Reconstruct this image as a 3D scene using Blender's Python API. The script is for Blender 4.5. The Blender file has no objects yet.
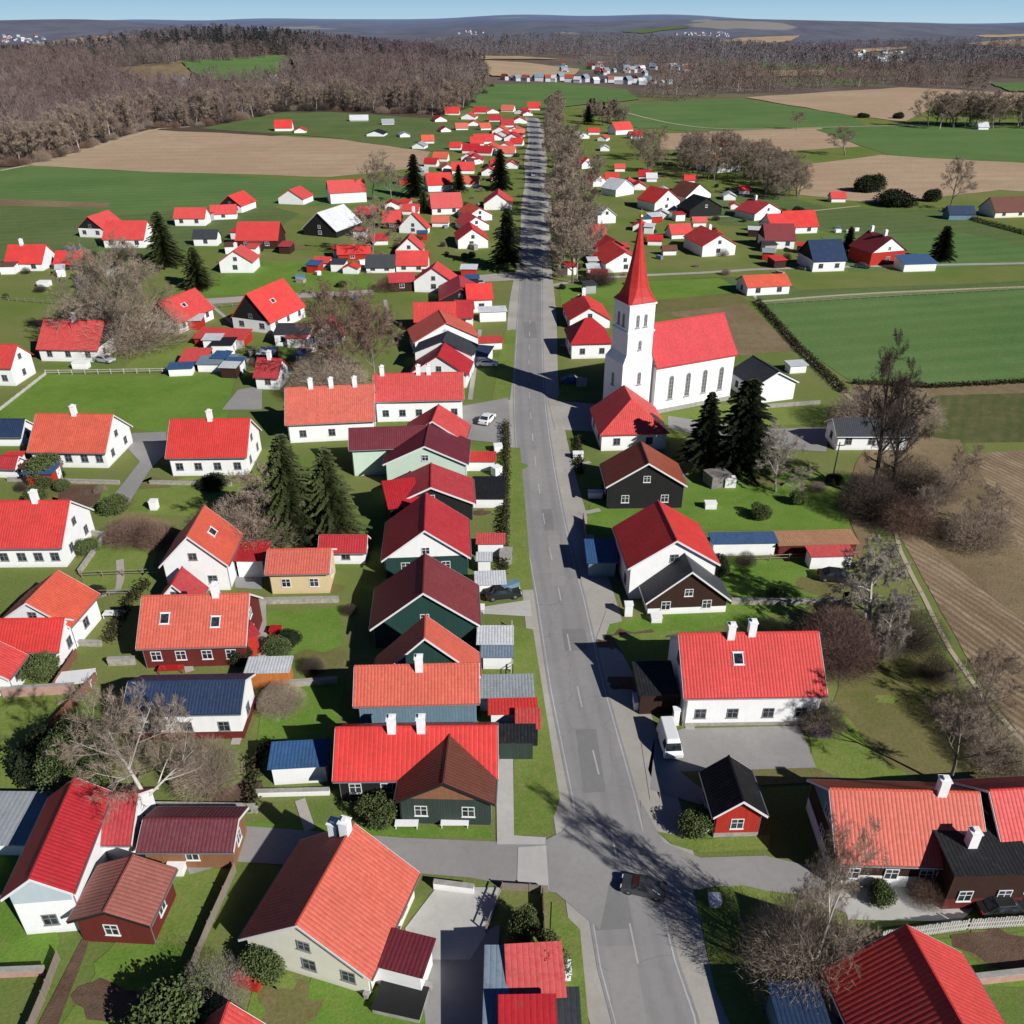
import bpy, bmesh, math, random
import numpy as np
from mathutils import Vector, Matrix
R = math.radians
random.seed(7)
scene = bpy.context.scene
COL = scene.collection
CH, F, P = 60.0, 850.0, R(30)
CP, SP = math.cos(P), math.sin(P)

# ---------------------------------------------------------------- survey: photo bearings -> ground positions
def ray(px, py):
    a = (px-512)/F; b = (512-py)/F
    return Vector((a, CP+b*SP, -SP+b*CP))
def G(px, py, z=0.0):
    d = ray(px, py); t = (z-CH)/d.z
    return Vector((d.x*t, d.y*t, z))
def proj(p):
    x, y, z = p[0], p[1], p[2]-CH
    dep = y*CP - z*SP; up = y*SP + z*CP
    return 512+F*x/dep, 512-F*up/dep
def smooth(a, b, t):
    t = min(1, max(0, (t-a)/(b-a))); return t*t*(3-2*t)
def hgt(x, y):
    if y < 420: return 0.0
    h = 42*math.exp(-((x+400)/240)**2-((y-1350)/400)**2)
    h += 9*math.exp(-((x+120)/150)**2-((y-1150)/300)**2)
    h *= smooth(420, 800, y)
    D = math.hypot(x, y)
    if y > 900:
        h += smooth(900, 1600, y)*(3*math.sin(x*0.006+1)+3*math.sin(y*0.004+x*0.002))
    if D > 2400:
        r = smooth(2400, 7500, D)
        an = x/max(y, 1)
        h += r*(70+24*math.sin(an*6+1.5)+13*math.sin(an*13)+6*math.sin(an*31+2))
        h += smooth(3000, 4200, D)*(1-smooth(4600, 5600, D))*(10+14*math.sin(an*9-0.4))
    if D > 1900:
        an = x/max(y, 1)
        h += 17*smooth(1900, 2600, D)*(1-smooth(2700, 3300, D))*max(0, math.sin(an*8+.9))
        h += 30*smooth(3500, 4300, D)*(1-smooth(4400, 5200, D))*max(0, math.sin(an*6.3-1.1))
    if D > 9000: h -= (D-9000)*0.02
    return h
def GT(px, py, z=0.0):
    d = ray(px, py); 
    if py > 175: return G(px, py, z)
    t = 380.0
    while t < 12000:
        p = Vector((0, 0, CH))+d*t
        if p.z <= hgt(p.x, p.y)+z: 
            return Vector((p.x, p.y, hgt(p.x, p.y)+z))
        t *= 1.004
    p = Vector((0, 0, CH))+d*9000
    return Vector((p.x, p.y, hgt(p.x, p.y)+z))

# ---------------------------------------------------------------- object helpers
def tag(o, label=None, cat=None, group=None, kind=None):
    if label: o['label'] = label
    if cat: o['category'] = cat
    if group: o['group'] = group
    if kind: o['kind'] = kind
    return o
def empty(name, loc, rz, label, cat, group=None):
    o = bpy.data.objects.new(name, None); COL.objects.link(o)
    o.empty_display_size = 0.3
    o.location = loc; o.rotation_euler = (0, 0, rz)
    return tag(o, label, cat, group)
def link(name, me, parent=None, loc=None):
    o = bpy.data.objects.new(name, me); COL.objects.link(o)
    if parent: o.parent = parent
    if loc is not None: o.location = loc
    return o
class MB:
    def __init__(s): s.v = []; s.f = []; s.uv = []; s.mi = []
    def face(s, pts, uv=None, mi=0):
        n = len(s.v); s.v.extend([tuple(p) for p in pts]); s.f.append(tuple(range(n, n+len(pts))))
        if uv is None:
            a = Vector(pts[0]); b = Vector(pts[1]); c = Vector(pts[-1])
            u = (b-a); 
            nn = u.cross(c-a)
            if nn.length < 1e-9: uv = [(0, 0)]*len(pts)
            else:
                nn.normalize()
                if abs(nn.z) > 0.9: U, V = Vector((1, 0, 0)), Vector((0, 1, 0))
                else:
                    V = Vector((0, 0, 1)); U = V.cross(nn); U.normalize(); V = nn.cross(U)
                uv = [(Vector(p).dot(U), Vector(p).dot(V)) for p in pts]
        s.uv.extend(uv); s.mi.append(mi)
    def box(s, x0, x1, y0, y1, z0, z1, mi=0, bottom=True):
        p = [(x0,y0,z0),(x1,y0,z0),(x1,y1,z0),(x0,y1,z0),(x0,y0,z1),(x1,y0,z1),(x1,y1,z1),(x0,y1,z1)]
        q = [(0,1,5,4),(1,2,6,5),(2,3,7,6),(3,0,4,7),(4,5,6,7)]
        if bottom: q.append((3,2,1,0))
        for f in q: s.face([p[i] for i in f], mi=mi)
    def tube(s, a, b, r0, r1, n=6, mi=0, cap=True):
        a = Vector(a); b = Vector(b); d = (b-a)
        if d.length < 1e-6: return
        d.normalize()
        u = d.cross(Vector((0, 0, 1)) if abs(d.z) < .95 else Vector((1, 0, 0))); u.normalize(); w = d.cross(u)
        A = [a+(u*math.cos(2*math.pi*k/n)+w*math.sin(2*math.pi*k/n))*r0 for k in range(n)]
        B = [b+(u*math.cos(2*math.pi*k/n)+w*math.sin(2*math.pi*k/n))*r1 for k in range(n)]
        for k in range(n):
            j = (k+1) % n; s.face([A[k], A[j], B[j], B[k]], mi=mi)
        if cap: s.face(B, mi=mi); s.face(A[::-1], mi=mi)
    def lathe(s, prof, n=16, c=(0, 0, 0), mi=0):
        for (r0, z0), (r1, z1) in zip(prof, prof[1:]):
            for k in range(n):
                a = 2*math.pi*k/n; b = 2*math.pi*(k+1)/n
                s.face([(c[0]+r0*math.cos(a), c[1]+r0*math.sin(a), c[2]+z0), (c[0]+r0*math.cos(b), c[1]+r0*math.sin(b), c[2]+z0),
                        (c[0]+r1*math.cos(b), c[1]+r1*math.sin(b), c[2]+z1), (c[0]+r1*math.cos(a), c[1]+r1*math.sin(a), c[2]+z1)], mi=mi)
    def mesh(s, name, mats, smooth=False):
        me = bpy.data.meshes.new(name); me.from_pydata(s.v, [], s.f)
        uvl = me.uv_layers.new(name='UVMap')
        uvl.data.foreach_set('uv', np.array(s.uv, dtype=np.float32).ravel())
        if not isinstance(mats, (list, tuple)): mats = [mats]
        for m in mats: me.materials.append(m)
        if len(mats) > 1: me.polygons.foreach_set('material_index', np.array(s.mi, dtype=np.int32))
        if smooth: me.polygons.foreach_set('use_smooth', np.ones(len(s.f), dtype=bool))
        me.update(); return me
    def build(s, name, mats, parent=None, loc=None, smooth=False):
        return link(name, s.mesh(name, mats, smooth), parent, loc)

# ---------------------------------------------------------------- materials
MATS = {}
class NT:
    def __init__(s, name):
        s.m = bpy.data.materials.new(name); s.m.use_nodes = True
        s.t = s.m.node_tree; s.t.nodes.clear()
        s.out = s.n('ShaderNodeOutputMaterial'); s.b = s.n('ShaderNodeBsdfPrincipled')
        s.l(s.b.outputs[0], s.out.inputs[0])
    def n(s, ty, **k):
        q = s.t.nodes.new(ty)
        for a, v in k.items(): setattr(q, a, v)
        return q
    def l(s, a, b): s.t.links.new(a, b)
    def noise(s, vec, scale, detail=4, rough=.6):
        q = s.n('ShaderNodeTexNoise'); q.inputs['Scale'].default_value = scale
        q.inputs['Detail'].default_value = detail; q.inputs['Roughness'].default_value = rough
        if vec is not None: s.l(vec, q.inputs['Vector'])
        return q.outputs[0]
    def math(s, op, a, b=None, c=None):
        q = s.n('ShaderNodeMath', operation=op)
        for i, v in enumerate((a, b, c)):
            if v is None: continue
            if isinstance(v, (int, float)): q.inputs[i].default_value = v
            else: s.l(v, q.inputs[i])
        return q.outputs[0]
    def ramp(s, fac, lo, hi):
        q = s.n('ShaderNodeMapRange'); q.clamp = True
        s.l(fac, q.inputs[0]); q.inputs[1].default_value = lo; q.inputs[2].default_value = hi
        return q.outputs[0]
    def mix(s, fac, a, b, mode='MIX'):
        q = s.n('ShaderNodeMix', data_type='RGBA', blend_type=mode)
        if isinstance(fac, (int, float)): q.inputs[0].default_value = fac
        else: s.l(fac, q.inputs[0])
        for i, v in ((6, a), (7, b)):
            if isinstance(v, (tuple, list)): q.inputs[i].default_value = (*v[:3], 1)
            else: s.l(v, q.inputs[i])
        return q.outputs[2]
    def bump(s, h, strength, dist=0.05):
        q = s.n('ShaderNodeBump'); q.inputs['Strength'].default_value = strength
        q.inputs['Distance'].default_value = dist
        s.l(h, q.inputs['Height']); s.l(q.outputs[0], s.b.inputs['Normal'])
def pos(t): return t.n('ShaderNodeNewGeometry').outputs['Position']
def mscale(c, k): return tuple(min(1, v*k) for v in c)

def roof_mat(name, c, style='tile', rough=.6, fine=True):
    if name in MATS: return MATS[name]
    t = NT(name); p = pos(t)
    n1 = t.noise(p, .35, 3); n2 = t.noise(p, 3.0, 5, .7)
    rnd_ = t.n('ShaderNodeObjectInfo').outputs['Random']
    lum = (c[0]+c[1]+c[2])/3
    fad = tuple(min(1, v*.62+lum*.42+.035) for v in c)
    col = t.mix(t.ramp(n1, .3, .7), mscale(c, .84), mscale(c, 1.1))
    col = t.mix(t.math('MULTIPLY', t.math('POWER', rnd_, 2.0), .55), col, fad)
    sq = t.math('FRACT', t.math('MULTIPLY', rnd_, 7.31))
    col = t.mix(t.math('MULTIPLY', sq, .3), col, mscale(c, .68))
    col = t.mix(t.ramp(n2, .45, .9), col, mscale(c, .62))
    col = t.mix(t.math('MULTIPLY', t.ramp(t.noise(p, .9, 6, .75), .56, .72), .45), col, (.13, .11, .06))
    uv = t.n('ShaderNodeUVMap'); sep = t.n('ShaderNodeSeparateXYZ'); t.l(uv.outputs[0], sep.inputs[0])
    ms = t.n('ShaderNodeMapping'); t.l(uv.outputs[0], ms.inputs[0]); ms.inputs['Scale'].default_value = (1.6, .16, 1)
    streak = t.noise(ms.outputs[0], 1.0, 4, .7)
    col = t.mix(t.math('MULTIPLY', t.ramp(streak, .5, .8), .35), col, mscale(c, .55))
    if fine:
        per = {'tile': .32, 'metal': .42, 'slate': 2.0}[style]
        w = t.math('ABSOLUTE', t.math('SINE', t.math('MULTIPLY', sep.outputs[0], math.pi/per)))
        if style == 'metal': w = t.math('POWER', w, .5)
        w = t.math('POWER', w, .7)
        rows = t.math('FRACT', t.math('MULTIPLY', sep.outputs[1], 1/.38))
        h = t.math('ADD', w, t.math('MULTIPLY', rows, .45 if style != 'metal' else .04))
        # per tile variation
        cell = t.n('ShaderNodeTexWhiteNoise', noise_dimensions='2D')
        cmb = t.n('ShaderNodeCombineXYZ')
        t.l(t.math('FLOOR', t.math('MULTIPLY', sep.outputs[0], 1/per)), cmb.inputs[0])
        t.l(t.math('FLOOR', t.math('MULTIPLY', sep.outputs[1], 1/.38)), cmb.inputs[1])
        t.l(cmb.outputs[0], cell.inputs['Vector'])
        dark = t.mix(t.ramp(w, .0, .55), mscale(c, .55), col)
        if style != 'metal': dark = t.mix(t.math('MULTIPLY', cell.outputs[0], .28), dark, mscale(c, .55))
        col = dark
        t.bump(h, .5, .06)
    t.l(col, t.b.inputs['Base Color']); t.b.inputs['Roughness'].default_value = rough
    t.b.inputs['Specular IOR Level'].default_value = .25
    MATS[name] = t.m; return t.m

def plain(name, c, rough=.8, var=.15, scale=1.5, bump=.1, spec=.3, metal=0, boards=None, vert=True):
    if name in MATS: return MATS[name]
    t = NT(name); p = pos(t)
    col = t.mix(t.ramp(t.noise(p, scale, 5, .65), .3, .75), mscale(c, 1+var*.5), mscale(c, 1-var))
    h = t.noise(p, scale*8, 3)
    if boards:
        uv = t.n('ShaderNodeUVMap'); sep = t.n('ShaderNodeSeparateXYZ'); t.l(uv.outputs[0], sep.inputs[0])
        o = sep.outputs[0 if vert else 1]
        fr = t.math('FRACT', t.math('MULTIPLY', o, 1/boards))
        g = t.ramp(fr, .0, .14)
        col = t.mix(g, mscale(c, .4), col)
        wn = t.n('ShaderNodeTexWhiteNoise', noise_dimensions='1D'); t.l(t.math('FLOOR', t.math('MULTIPLY', o, 1/boards)), wn.inputs['W'])
        col = t.mix(t.math('MULTIPLY', wn.outputs[0], .3), col, mscale(c, .6))
        h = g
    else:   # rain streaks / grime near the ground
        pass
    if bump: t.bump(h, bump, .03)
    t.l(col, t.b.inputs['Base Color'])
    t.b.inputs['Roughness'].default_value = rough; t.b.inputs['Specular IOR Level'].default_value = spec
    t.b.inputs['Metallic'].default_value = metal
    MATS[name] = t.m; return t.m
def plaster(name, c):
    if name in MATS: return MATS[name]
    t = NT(name); p = pos(t)
    sep = t.n('ShaderNodeSeparateXYZ'); t.l(p, sep.inputs[0])
    map_ = t.n('ShaderNodeMapping'); t.l(p, map_.inputs[0]); map_.inputs['Scale'].default_value = (2.5, 2.5, .25)
    st = t.noise(map_.outputs[0], 1.0, 4)
    col = t.mix(t.ramp(t.noise(p, .8, 5), .35, .7), c, mscale(c, .93))
    col = t.mix(t.math('MULTIPLY', t.ramp(st, .5, .8), .14), col, mscale(c, .6))
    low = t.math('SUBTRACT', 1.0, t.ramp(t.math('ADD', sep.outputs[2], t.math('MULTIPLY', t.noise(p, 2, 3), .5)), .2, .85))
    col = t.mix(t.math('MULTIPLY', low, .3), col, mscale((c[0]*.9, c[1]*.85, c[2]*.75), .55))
    t.bump(t.noise(p, 9, 4), .12, .03)
    t.l(col, t.b.inputs['Base Color']); t.b.inputs['Roughness'].default_value = .9
    MATS[name] = t.m; return t.m
def ground_mat(name, ca, cb, cc, s1=.06, s2=.7, s3=5, stripes=None, bump=.4):
    """three-tone patchy ground; stripes=(angle, period, colour, amount)"""
    if name in MATS: return MATS[name]
    t = NT(name); p = pos(t)
    col = t.mix(t.ramp(t.noise(p, s1, 4, .6), .38, .62), ca, cb)
    col = t.mix(t.math('MULTIPLY', t.ramp(t.noise(p, s2, 6, .7), .45, .72), .65), col, cc)
    fine = t.noise(p, s3, 5, .75)
    col = t.mix(t.ramp(fine, .35, .7), t.mix(.75, col, (0, 0, 0), 'MIX') if False else t.mix(.3, col, (.01, .012, .004)), col)
    if stripes:
        an, per, sc, am = stripes
        mp = t.n('ShaderNodeMapping'); t.l(p, mp.inputs[0]); mp.inputs['Rotation'].default_value = (0, 0, an)
        sp = t.n('ShaderNodeSeparateXYZ'); t.l(mp.outputs[0], sp.inputs[0])
        wob = t.math('ADD', sp.outputs[0], t.math('MULTIPLY', t.noise(p, .08, 2), 2.5))
        w = t.math('SINE', t.math('MULTIPLY', wob, 2*math.pi/per))
        w2 = t.math('SINE', t.math('MULTIPLY', wob, 2*math.pi/(per*5.3)))
        f = t.math('MULTIPLY', t.ramp(t.math('ADD', w, t.math('MULTIPLY', w2, .6)), -.6, 1.3), am)
        f = t.math('MULTIPLY', f, t.ramp(t.noise(p, .5, 3), .2, .7))
        col = t.mix(f, col, sc)
    t.bump(fine, bump, .15)
    t.l(col, t.b.inputs['Base Color']); t.b.inputs['Roughness'].default_value = .95
    t.b.inputs['Specular IOR Level'].default_value = .1
    MATS[name] = t.m; return t.m
def glass_mat():
    t = NT('window_glass'); p = pos(t)
    col = t.mix(t.ramp(t.noise(p, 1.3, 3), .4, .6), (.012, .016, .022), (.05, .06, .075))
    t.l(col, t.b.inputs['Base Color']); t.b.inputs['Roughness'].default_value = .08
    t.b.inputs['Specular IOR Level'].default_value = .6
    MATS['glass'] = t.m; return t.m
GL = glass_mat()
def twig_mat(name, c, var=.35):
    t = NT(name); p = pos(t)
    oi = t.n('ShaderNodeObjectInfo')
    col = t.mix(t.ramp(t.noise(p, .25, 4), .35, .65), mscale(c, 1+var), mscale(c, 1-var))
    t.l(col, t.b.inputs['Base Color']); t.b.inputs['Roughness'].default_value = .95
    t.b.inputs['Specular IOR Level'].default_value = .05
    MATS[name] = t.m; return t.m
def leaf_mat(name, a, b):
    t = NT(name); p = pos(t)
    col = t.mix(t.ramp(t.noise(p, 1.1, 5, .7), .35, .65), a, b)
    t.l(col, t.b.inputs['Base Color']); t.b.inputs['Roughness'].default_value = .7
    t.b.inputs['Specular IOR Level'].default_value = .15
    MATS[name] = t.m; return t.m

ROOFC = dict(red=(.76, .058, .05), crimson=(.56, .028, .038), orange=(.76, .13, .075), salmon=(.74, .13, .10),
             burg=(.19, .03, .045), brown=(.17, .06, .04), rust=(.36, .085, .045), fade=(.42, .14, .11),
             black=(.014, .015, .018), dgrey=(.055, .06, .07), grey=(.36, .39, .41), blue=(.045, .12, .27),
             navy=(.02, .045, .11), white=(.72, .74, .76), tan=(.5, .27, .15), maroon=(.25, .035, .04), bluegrey=(.22, .3, .38))
def roofm(k, style, near):
    return roof_mat('roof_%s_%s_%d' % (k, style, near), ROOFC[k], style, .55 if style != 'metal' else .4, bool(near))
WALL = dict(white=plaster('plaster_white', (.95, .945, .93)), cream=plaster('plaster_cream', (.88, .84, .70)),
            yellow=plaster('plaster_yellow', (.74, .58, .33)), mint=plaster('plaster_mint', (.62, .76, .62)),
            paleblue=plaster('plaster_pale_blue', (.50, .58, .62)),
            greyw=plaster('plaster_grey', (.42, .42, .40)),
            brown=plain('boards_brown', (.05, .022, .016), boards=.2, bump=.3),
            maroon=plain('boards_maroon', (.16, .025, .02), boards=.2, bump=.3),
            redw=plain('boards_red', (.50, .035, .02), boards=.2, bump=.3),
            black=plain('boards_black', (.018, .018, .018), boards=.2, bump=.3),
            dgreen=plain('boards_dark_green', (.02, .065, .055), boards=.2, bump=.3),
            ggreen=plain('boards_grey_green', (.045, .065, .055), boards=.22, bump=.3),
            bluew=plain('boards_slate_blue', (.17, .27, .34), boards=.3, bump=.3),
            tanw=plain('boards_tan', (.30, .14, .07), boards=.18, bump=.3),
            orangew=plain('boards_orange', (.60, .20, .05), boards=.2, bump=.2))
TRIM_W = plain('paint_white', (.8, .8, .79), rough=.5, var=.06)
TRIM_B = plain('paint_black', (.02, .02, .02), rough=.5, var=.1)
STONE = plain('plinth_stone', (.38, .36, .33), var=.3, scale=2)
METAL = plain('galvanised_metal', (.4, .42, .44), rough=.4, var=.1, metal=.7)
SHUT = plain('shutter_paint', (.55, .5, .28), var=.1)

# ---------------------------------------------------------------- windows and doors
WM = {}
def window_meshes(w, h, frame, style=0):
    key = (round(w, 1), round(h, 1), frame.name, style)
    if key in WM: return WM[key]
    w, h = key[0], key[1]
    m = MB(); t = .07
    m.box(-w/2, -w/2+t, -.05, .0, 0, h); m.box(w/2-t, w/2, -.05, 0, 0, h)
    m.box(-w/2+t, w/2-t, -.05, 0, 0, t); m.box(-w/2+t, w/2-t, -.05, 0, h-t, h)
    m.box(-.03, .03, -.045, 0, t, h-t)
    if style: m.box(-w/2+t, -.03, -.042, 0, h*.6-.02, h*.6+.02); m.box(.03, w/2-t, -.042, 0, h*.6-.02, h*.6+.02)
    m.box(-w/2-.06, w/2+.06, -.10, 0, -.05, 0)
    q = MB(); q.face([(-w/2+t, -.018, t), (w/2-t, -.018, t), (w/2-t, -.018, h-t), (-w/2+t, -.018, h-t)])
    WM[key] = (m.mesh('window', frame), q.mesh('pane', GL)); return WM[key]
def put_window(parent, x, y, z, rz, w=1.1, h=1.2, frame=None, style=1, label=None):
    a, b = window_meshes(w, h, frame or TRIM_W, style)
    o = link('window', a, parent, (x, y, z)); o.rotation_euler = (0, 0, rz)
    c = link('pane', b, o)
    if label: o['label'] = label
    return o
def put_door(parent, x, y, rz, z=0, w=1.0, h=2.05, m=None):
    k = ('door', round(w, 1), (m or TRIM_W).name)
    if k not in WM:
        q = MB(); q.box(-w/2, w/2, -.05, 0, 0, h); q.box(-w/2+.12, w/2-.12, -.07, -.05, .9, h-.2)
        q.box(-w/2-.2, w/2+.2, -.6, 0, -.02, .12)
        g = MB(); g.box(w/2-.16, w/2-.08, -.12, -.05, 1.0, 1.06)
        WM[k] = (q.mesh('door', m or TRIM_W), g.mesh('handle', METAL))
    o = link('door', WM[k][0], parent, (x, y, z)); o.rotation_euler = (0, 0, rz); link('handle', WM[k][1], o)
    return o

# ---------------------------------------------------------------- houses
def uvquad(m, a, b, c, d, n=0):
    """slope face: a->b along the eave, d->c along the ridge; u metres along, v down"""
    a, b, c, d = map(Vector, (a, b, c, d))
    U = (b-a).normalized(); V = (d-a); V = (V-U*V.dot(U)).normalized()
    m.face([a, b, c, d], [((p-a).dot(U), (p-a).dot(V)) for p in (a, b, c, d)])
def gable_roof(m, LX, LY, h, rise, axis, oe=.4, og=.35, th=.18):
    """axis 'x': ridge along x."""
    L, W = (LX, LY) if axis == 'x' else (LY, LX)
    s = rise/(W/2); ez = h-s*oe
    def T(u, w, z): return (u, w, z) if axis == 'x' else (-w, u, z)
    l = L/2+og; e = W/2+oe; c = th
    for sg in (-1, 1):
        A, B = T(-l*-sg*-1, sg*e, ez+c), T(l*-sg*-1, sg*e, ez+c)
        # orientation so that normals point up
        A, B = (T(-l, sg*e, ez+c), T(l, sg*e, ez+c)) if sg < 0 else (T(l, sg*e, ez+c), T(-l, sg*e, ez+c))
        C, D = (T(l, 0, h+rise+c), T(-l, 0, h+rise+c)) if sg < 0 else (T(-l, 0, h+rise+c), T(l, 0, h+rise+c))
        uvquad(m, A, B, C, D)
        A2, B2, C2, D2 = [(p[0], p[1], p[2]-c) for p in (A, B, C, D)]
        m.face([D2, C2, B2, A2]); m.face([A2, B2, B, A])
        m.face([B2, C2, C, B]); m.face([D2, A2, A, D])
def hip_roof(m, LX, LY, h, rise, axis, front=True, back=True, o=.4, inset=None):
    L, W = (LX, LY) if axis == 'x' else (LY, LX)
    s = rise/(W/2); z0 = h-s*o+.12; e = W/2+o; l = L/2+o; top = h+rise+.12
    i = inset if inset is not None else min(e*.9, l*.85)
    def T(u, w, z): return (u, w, z) if axis == 'x' else (-w, u, z)
    rf = -l+i if front else -l; rb = l-i if back else l
    f0, f1, b1, b0 = T(-l, e, z0), T(-l, -e, z0), T(l, -e, z0), T(l, e, z0)
    RF, RB = T(rf, 0, top), T(rb, 0, top)
    uvquad(m, f1, b1, RB, RF) ; uvquad(m, b0, f0, RF, RB)
    if front: m.face([f0, f1, RF])
    if back: m.face([b1, b0, RB])
    for p, q in ((f1, b1), (b0, f0), (f0, f1), (b1, b0)):
        m.face([(p[0], p[1], p[2]-.18), (q[0], q[1], q[2]-.18), q, p])
    m.face([(p[0], p[1], p[2]-.18) for p in (f0, b0, b1, f1)])

def chimney(parent, x, y, zt, zb, w=.75, m='white'):
    q = MB(); q.box(-w/2, w/2, -w/2, w/2, zb, zt)
    q.box(-w/2-.07, w/2+.07, -w/2-.07, w/2+.07, zt, zt+.1)
    q.box(-w/4, w/4, -w/4, w/4, zt+.1, zt+.3)
    return q.build('chimney', WALL[m] if m in WALL else m, parent, (x, y, 0))

HOUSES = []
def house(q, hp, Ry, t='a', roof='red', wall='white', label='', gable=None, pitch=40, ap=None, h=None, chim=(), style='tile',
          plinth=None, plinthm='stone', hip=False, sky=(), nwin=None, name='house', cat='house', win='auto', L=None, trim='white',
          door=False, frame=None, group=None, lowgable=None, backref=False):
    Ax, Ay, Bx, By = q
    if t == 'a' and hp:        # the surveyed line is the roof edge, the wall top lies a little above it
        k_ = 3.5 if Ay > 600 else 2.5 if Ay > 400 else 1.5 if Ay > 300 else 0
        Ay -= k_; By -= k_; hp += k_
    my = (Ay+By)/2; mx = (Ax+Bx)/2
    if h is None:
        b = G(mx, my+hp); d = ray(mx, my); h = CH + b.y*d.z/d.y
        h = max(1.6, h)
    A = G(Ax, Ay, h); B = G(Bx, By, h)
    M = (A+B)/2; u = (B-A); LX = u.length; u.normalize(); n = Vector((-u.y, u.x, 0))
    tp = math.tan(R(pitch))
    def solve(fn):
        lo, hi = 1.2, 60
        for _ in range(40):
            mid = (lo+hi)/2
            if proj(fn(mid))[1] > Ry: lo = mid
            else: hi = mid
        return lo
    if t == 'a':
        s = solve(lambda s: M+n*s+Vector((0, 0, s*tp))); LY = 2*s; rise = s*tp
    elif t == 'f':
        tp = math.tan(R(min(pitch, 12))); s = solve(lambda s: M+n*s+Vector((0, 0, s*tp))); LY = s; rise = s*tp
    else:
        rise = LX/2*tp
        if ap is not None:
            lo, hi = .3, LX*.8
            for _ in range(40):
                mid = (lo+hi)/2
                if proj(M+Vector((0, 0, mid)))[1] > ap: lo = mid
                else: hi = mid
            rise = lo
        if backref:           # A,B are the far gable corners, the house runs towards the viewer
            LY = L; M = M - n*L
        else:
            LY = L or solve(lambda s: M+n*s+Vector((0, 0, rise)))
        LY = max(LY, 3.0)
        if not backref and L is None: LY = min(LY, 1.9*LX+1)
    if not backref and L is None and t == 'p' and (M+n).y > 230: LY = min(LY, 1.25*LX)
    C = M+n*LY/2; C.z = 0
    D = C.y; near = D < 190
    rz = math.atan2(u.y, u.x)
    e = empty(name, C, rz, label, cat, group)
    HOUSES.append((label[:50], round(LX, 1), round(LY, 1), round(h, 1), round(rise, 1)))
    axis = 'x' if t == 'a' else 'y'
    hx, hy = LX/2, LY/2
    # walls
    w = MB(); wm = WALL[wall]; gm = WALL[gable] if gable else wm
    if t == 'f':
        w.face([(-hx,-hy,0),(hx,-hy,0),(hx,-hy,h),(-hx,-hy,h)]); w.face([(hx,hy,0),(-hx,hy,0),(-hx,hy,h+rise),(hx,hy,h+rise)])
        w.face([(hx,-hy,0),(hx,hy,0),(hx,hy,h+rise),(hx,-hy,h)]); w.face([(-hx,hy,0),(-hx,-hy,0),(-hx,-hy,h),(-hx,hy,h+rise)])
    else:
        gw = (not gable) and not hip; hb = hip and t == 'p'
        a4 = [(-hx,-hy),(hx,-hy),(hx,hy),(-hx,hy)]
        for i in range(4):
            p_, q_ = a4[i], a4[(i+1) % 4]; isg = (i % 2 == 0) if axis == 'y' else (i % 2 == 1)
            pts = [(*p_, 0), (*q_, 0), (*q_, h)]
            if isg and (gw or (hb and i == 2)): pts.append(((p_[0]+q_[0])/2, (p_[1]+q_[1])/2, h+rise))
            pts.append((*p_, h)); w.face(pts)
        w.face([(*q_, h) for q_ in a4])
    wo = w.build('wall', wm, e)
    if t != 'f' and gable and not hip:
        for sg in (-1, 1):
            g = MB(); lg = lowgable or .02
            if axis == 'y':
                y = sg*(hy+.012); pts = [(-hx, y, h-lg), (hx, y, h-lg), (hx, y, h), (0, y, h+rise), (-hx, y, h)]; fl = sg > 0
            else:
                x = sg*(hx+.012); pts = [(x, -hy, h-lg), (x, hy, h-lg), (x, hy, h), (x, 0, h+rise), (x, -hy, h)]; fl = sg < 0
            g.face(pts[::-1] if fl else pts); g.build('gable_cladding', gm, e)
    # roof
    r = MB(); rm = roofm(roof, style, near)
    if t == 'f':
        o = .3; th = .12; k = rise/LY
        z0 = h-k*o+.01; z1 = h+rise+k*o+.01
        a, b, c, d = (-hx-o,-hy-o,z0+th),(hx+o,-hy-o,z0+th),(hx+o,hy+o,z1+th),(-hx-o,hy+o,z1+th)
        uvquad(r, a, b, c, d)
        lo_ = [(p[0], p[1], p[2]-th) for p in (a, b, c, d)]
        for i, (p, qq) in enumerate(zip((a, b, c, d), (b, c, d, a))): r.face([lo_[i], lo_[(i+1) % 4], qq, p])
        r.face(lo_[::-1])
    elif hip:
        hip_roof(r, LX, LY, h, rise, axis, front=True, back=(t == 'a'))
    else:
        gable_roof(r, LX, LY, h, rise, axis, oe=.45 if near else .3)
    ro = r.build('roof', rm, e)
    if t != 'f' and near and not hip:
        rc = MB(); l = (LX if axis == 'x' else LY)/2+.36
        n_ = 10
        a, b = ((-l, 0, h+rise+.17), (l, 0, h+rise+.17)) if axis == 'x' else ((0, -l, h+rise+.17), (0, l, h+rise+.17))
        rc.tube(a, b, .11, .11, 6); rc.build('ridge_cap', rm, ro)
    tm = TRIM_W if trim == 'white' else TRIM_B
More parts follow.
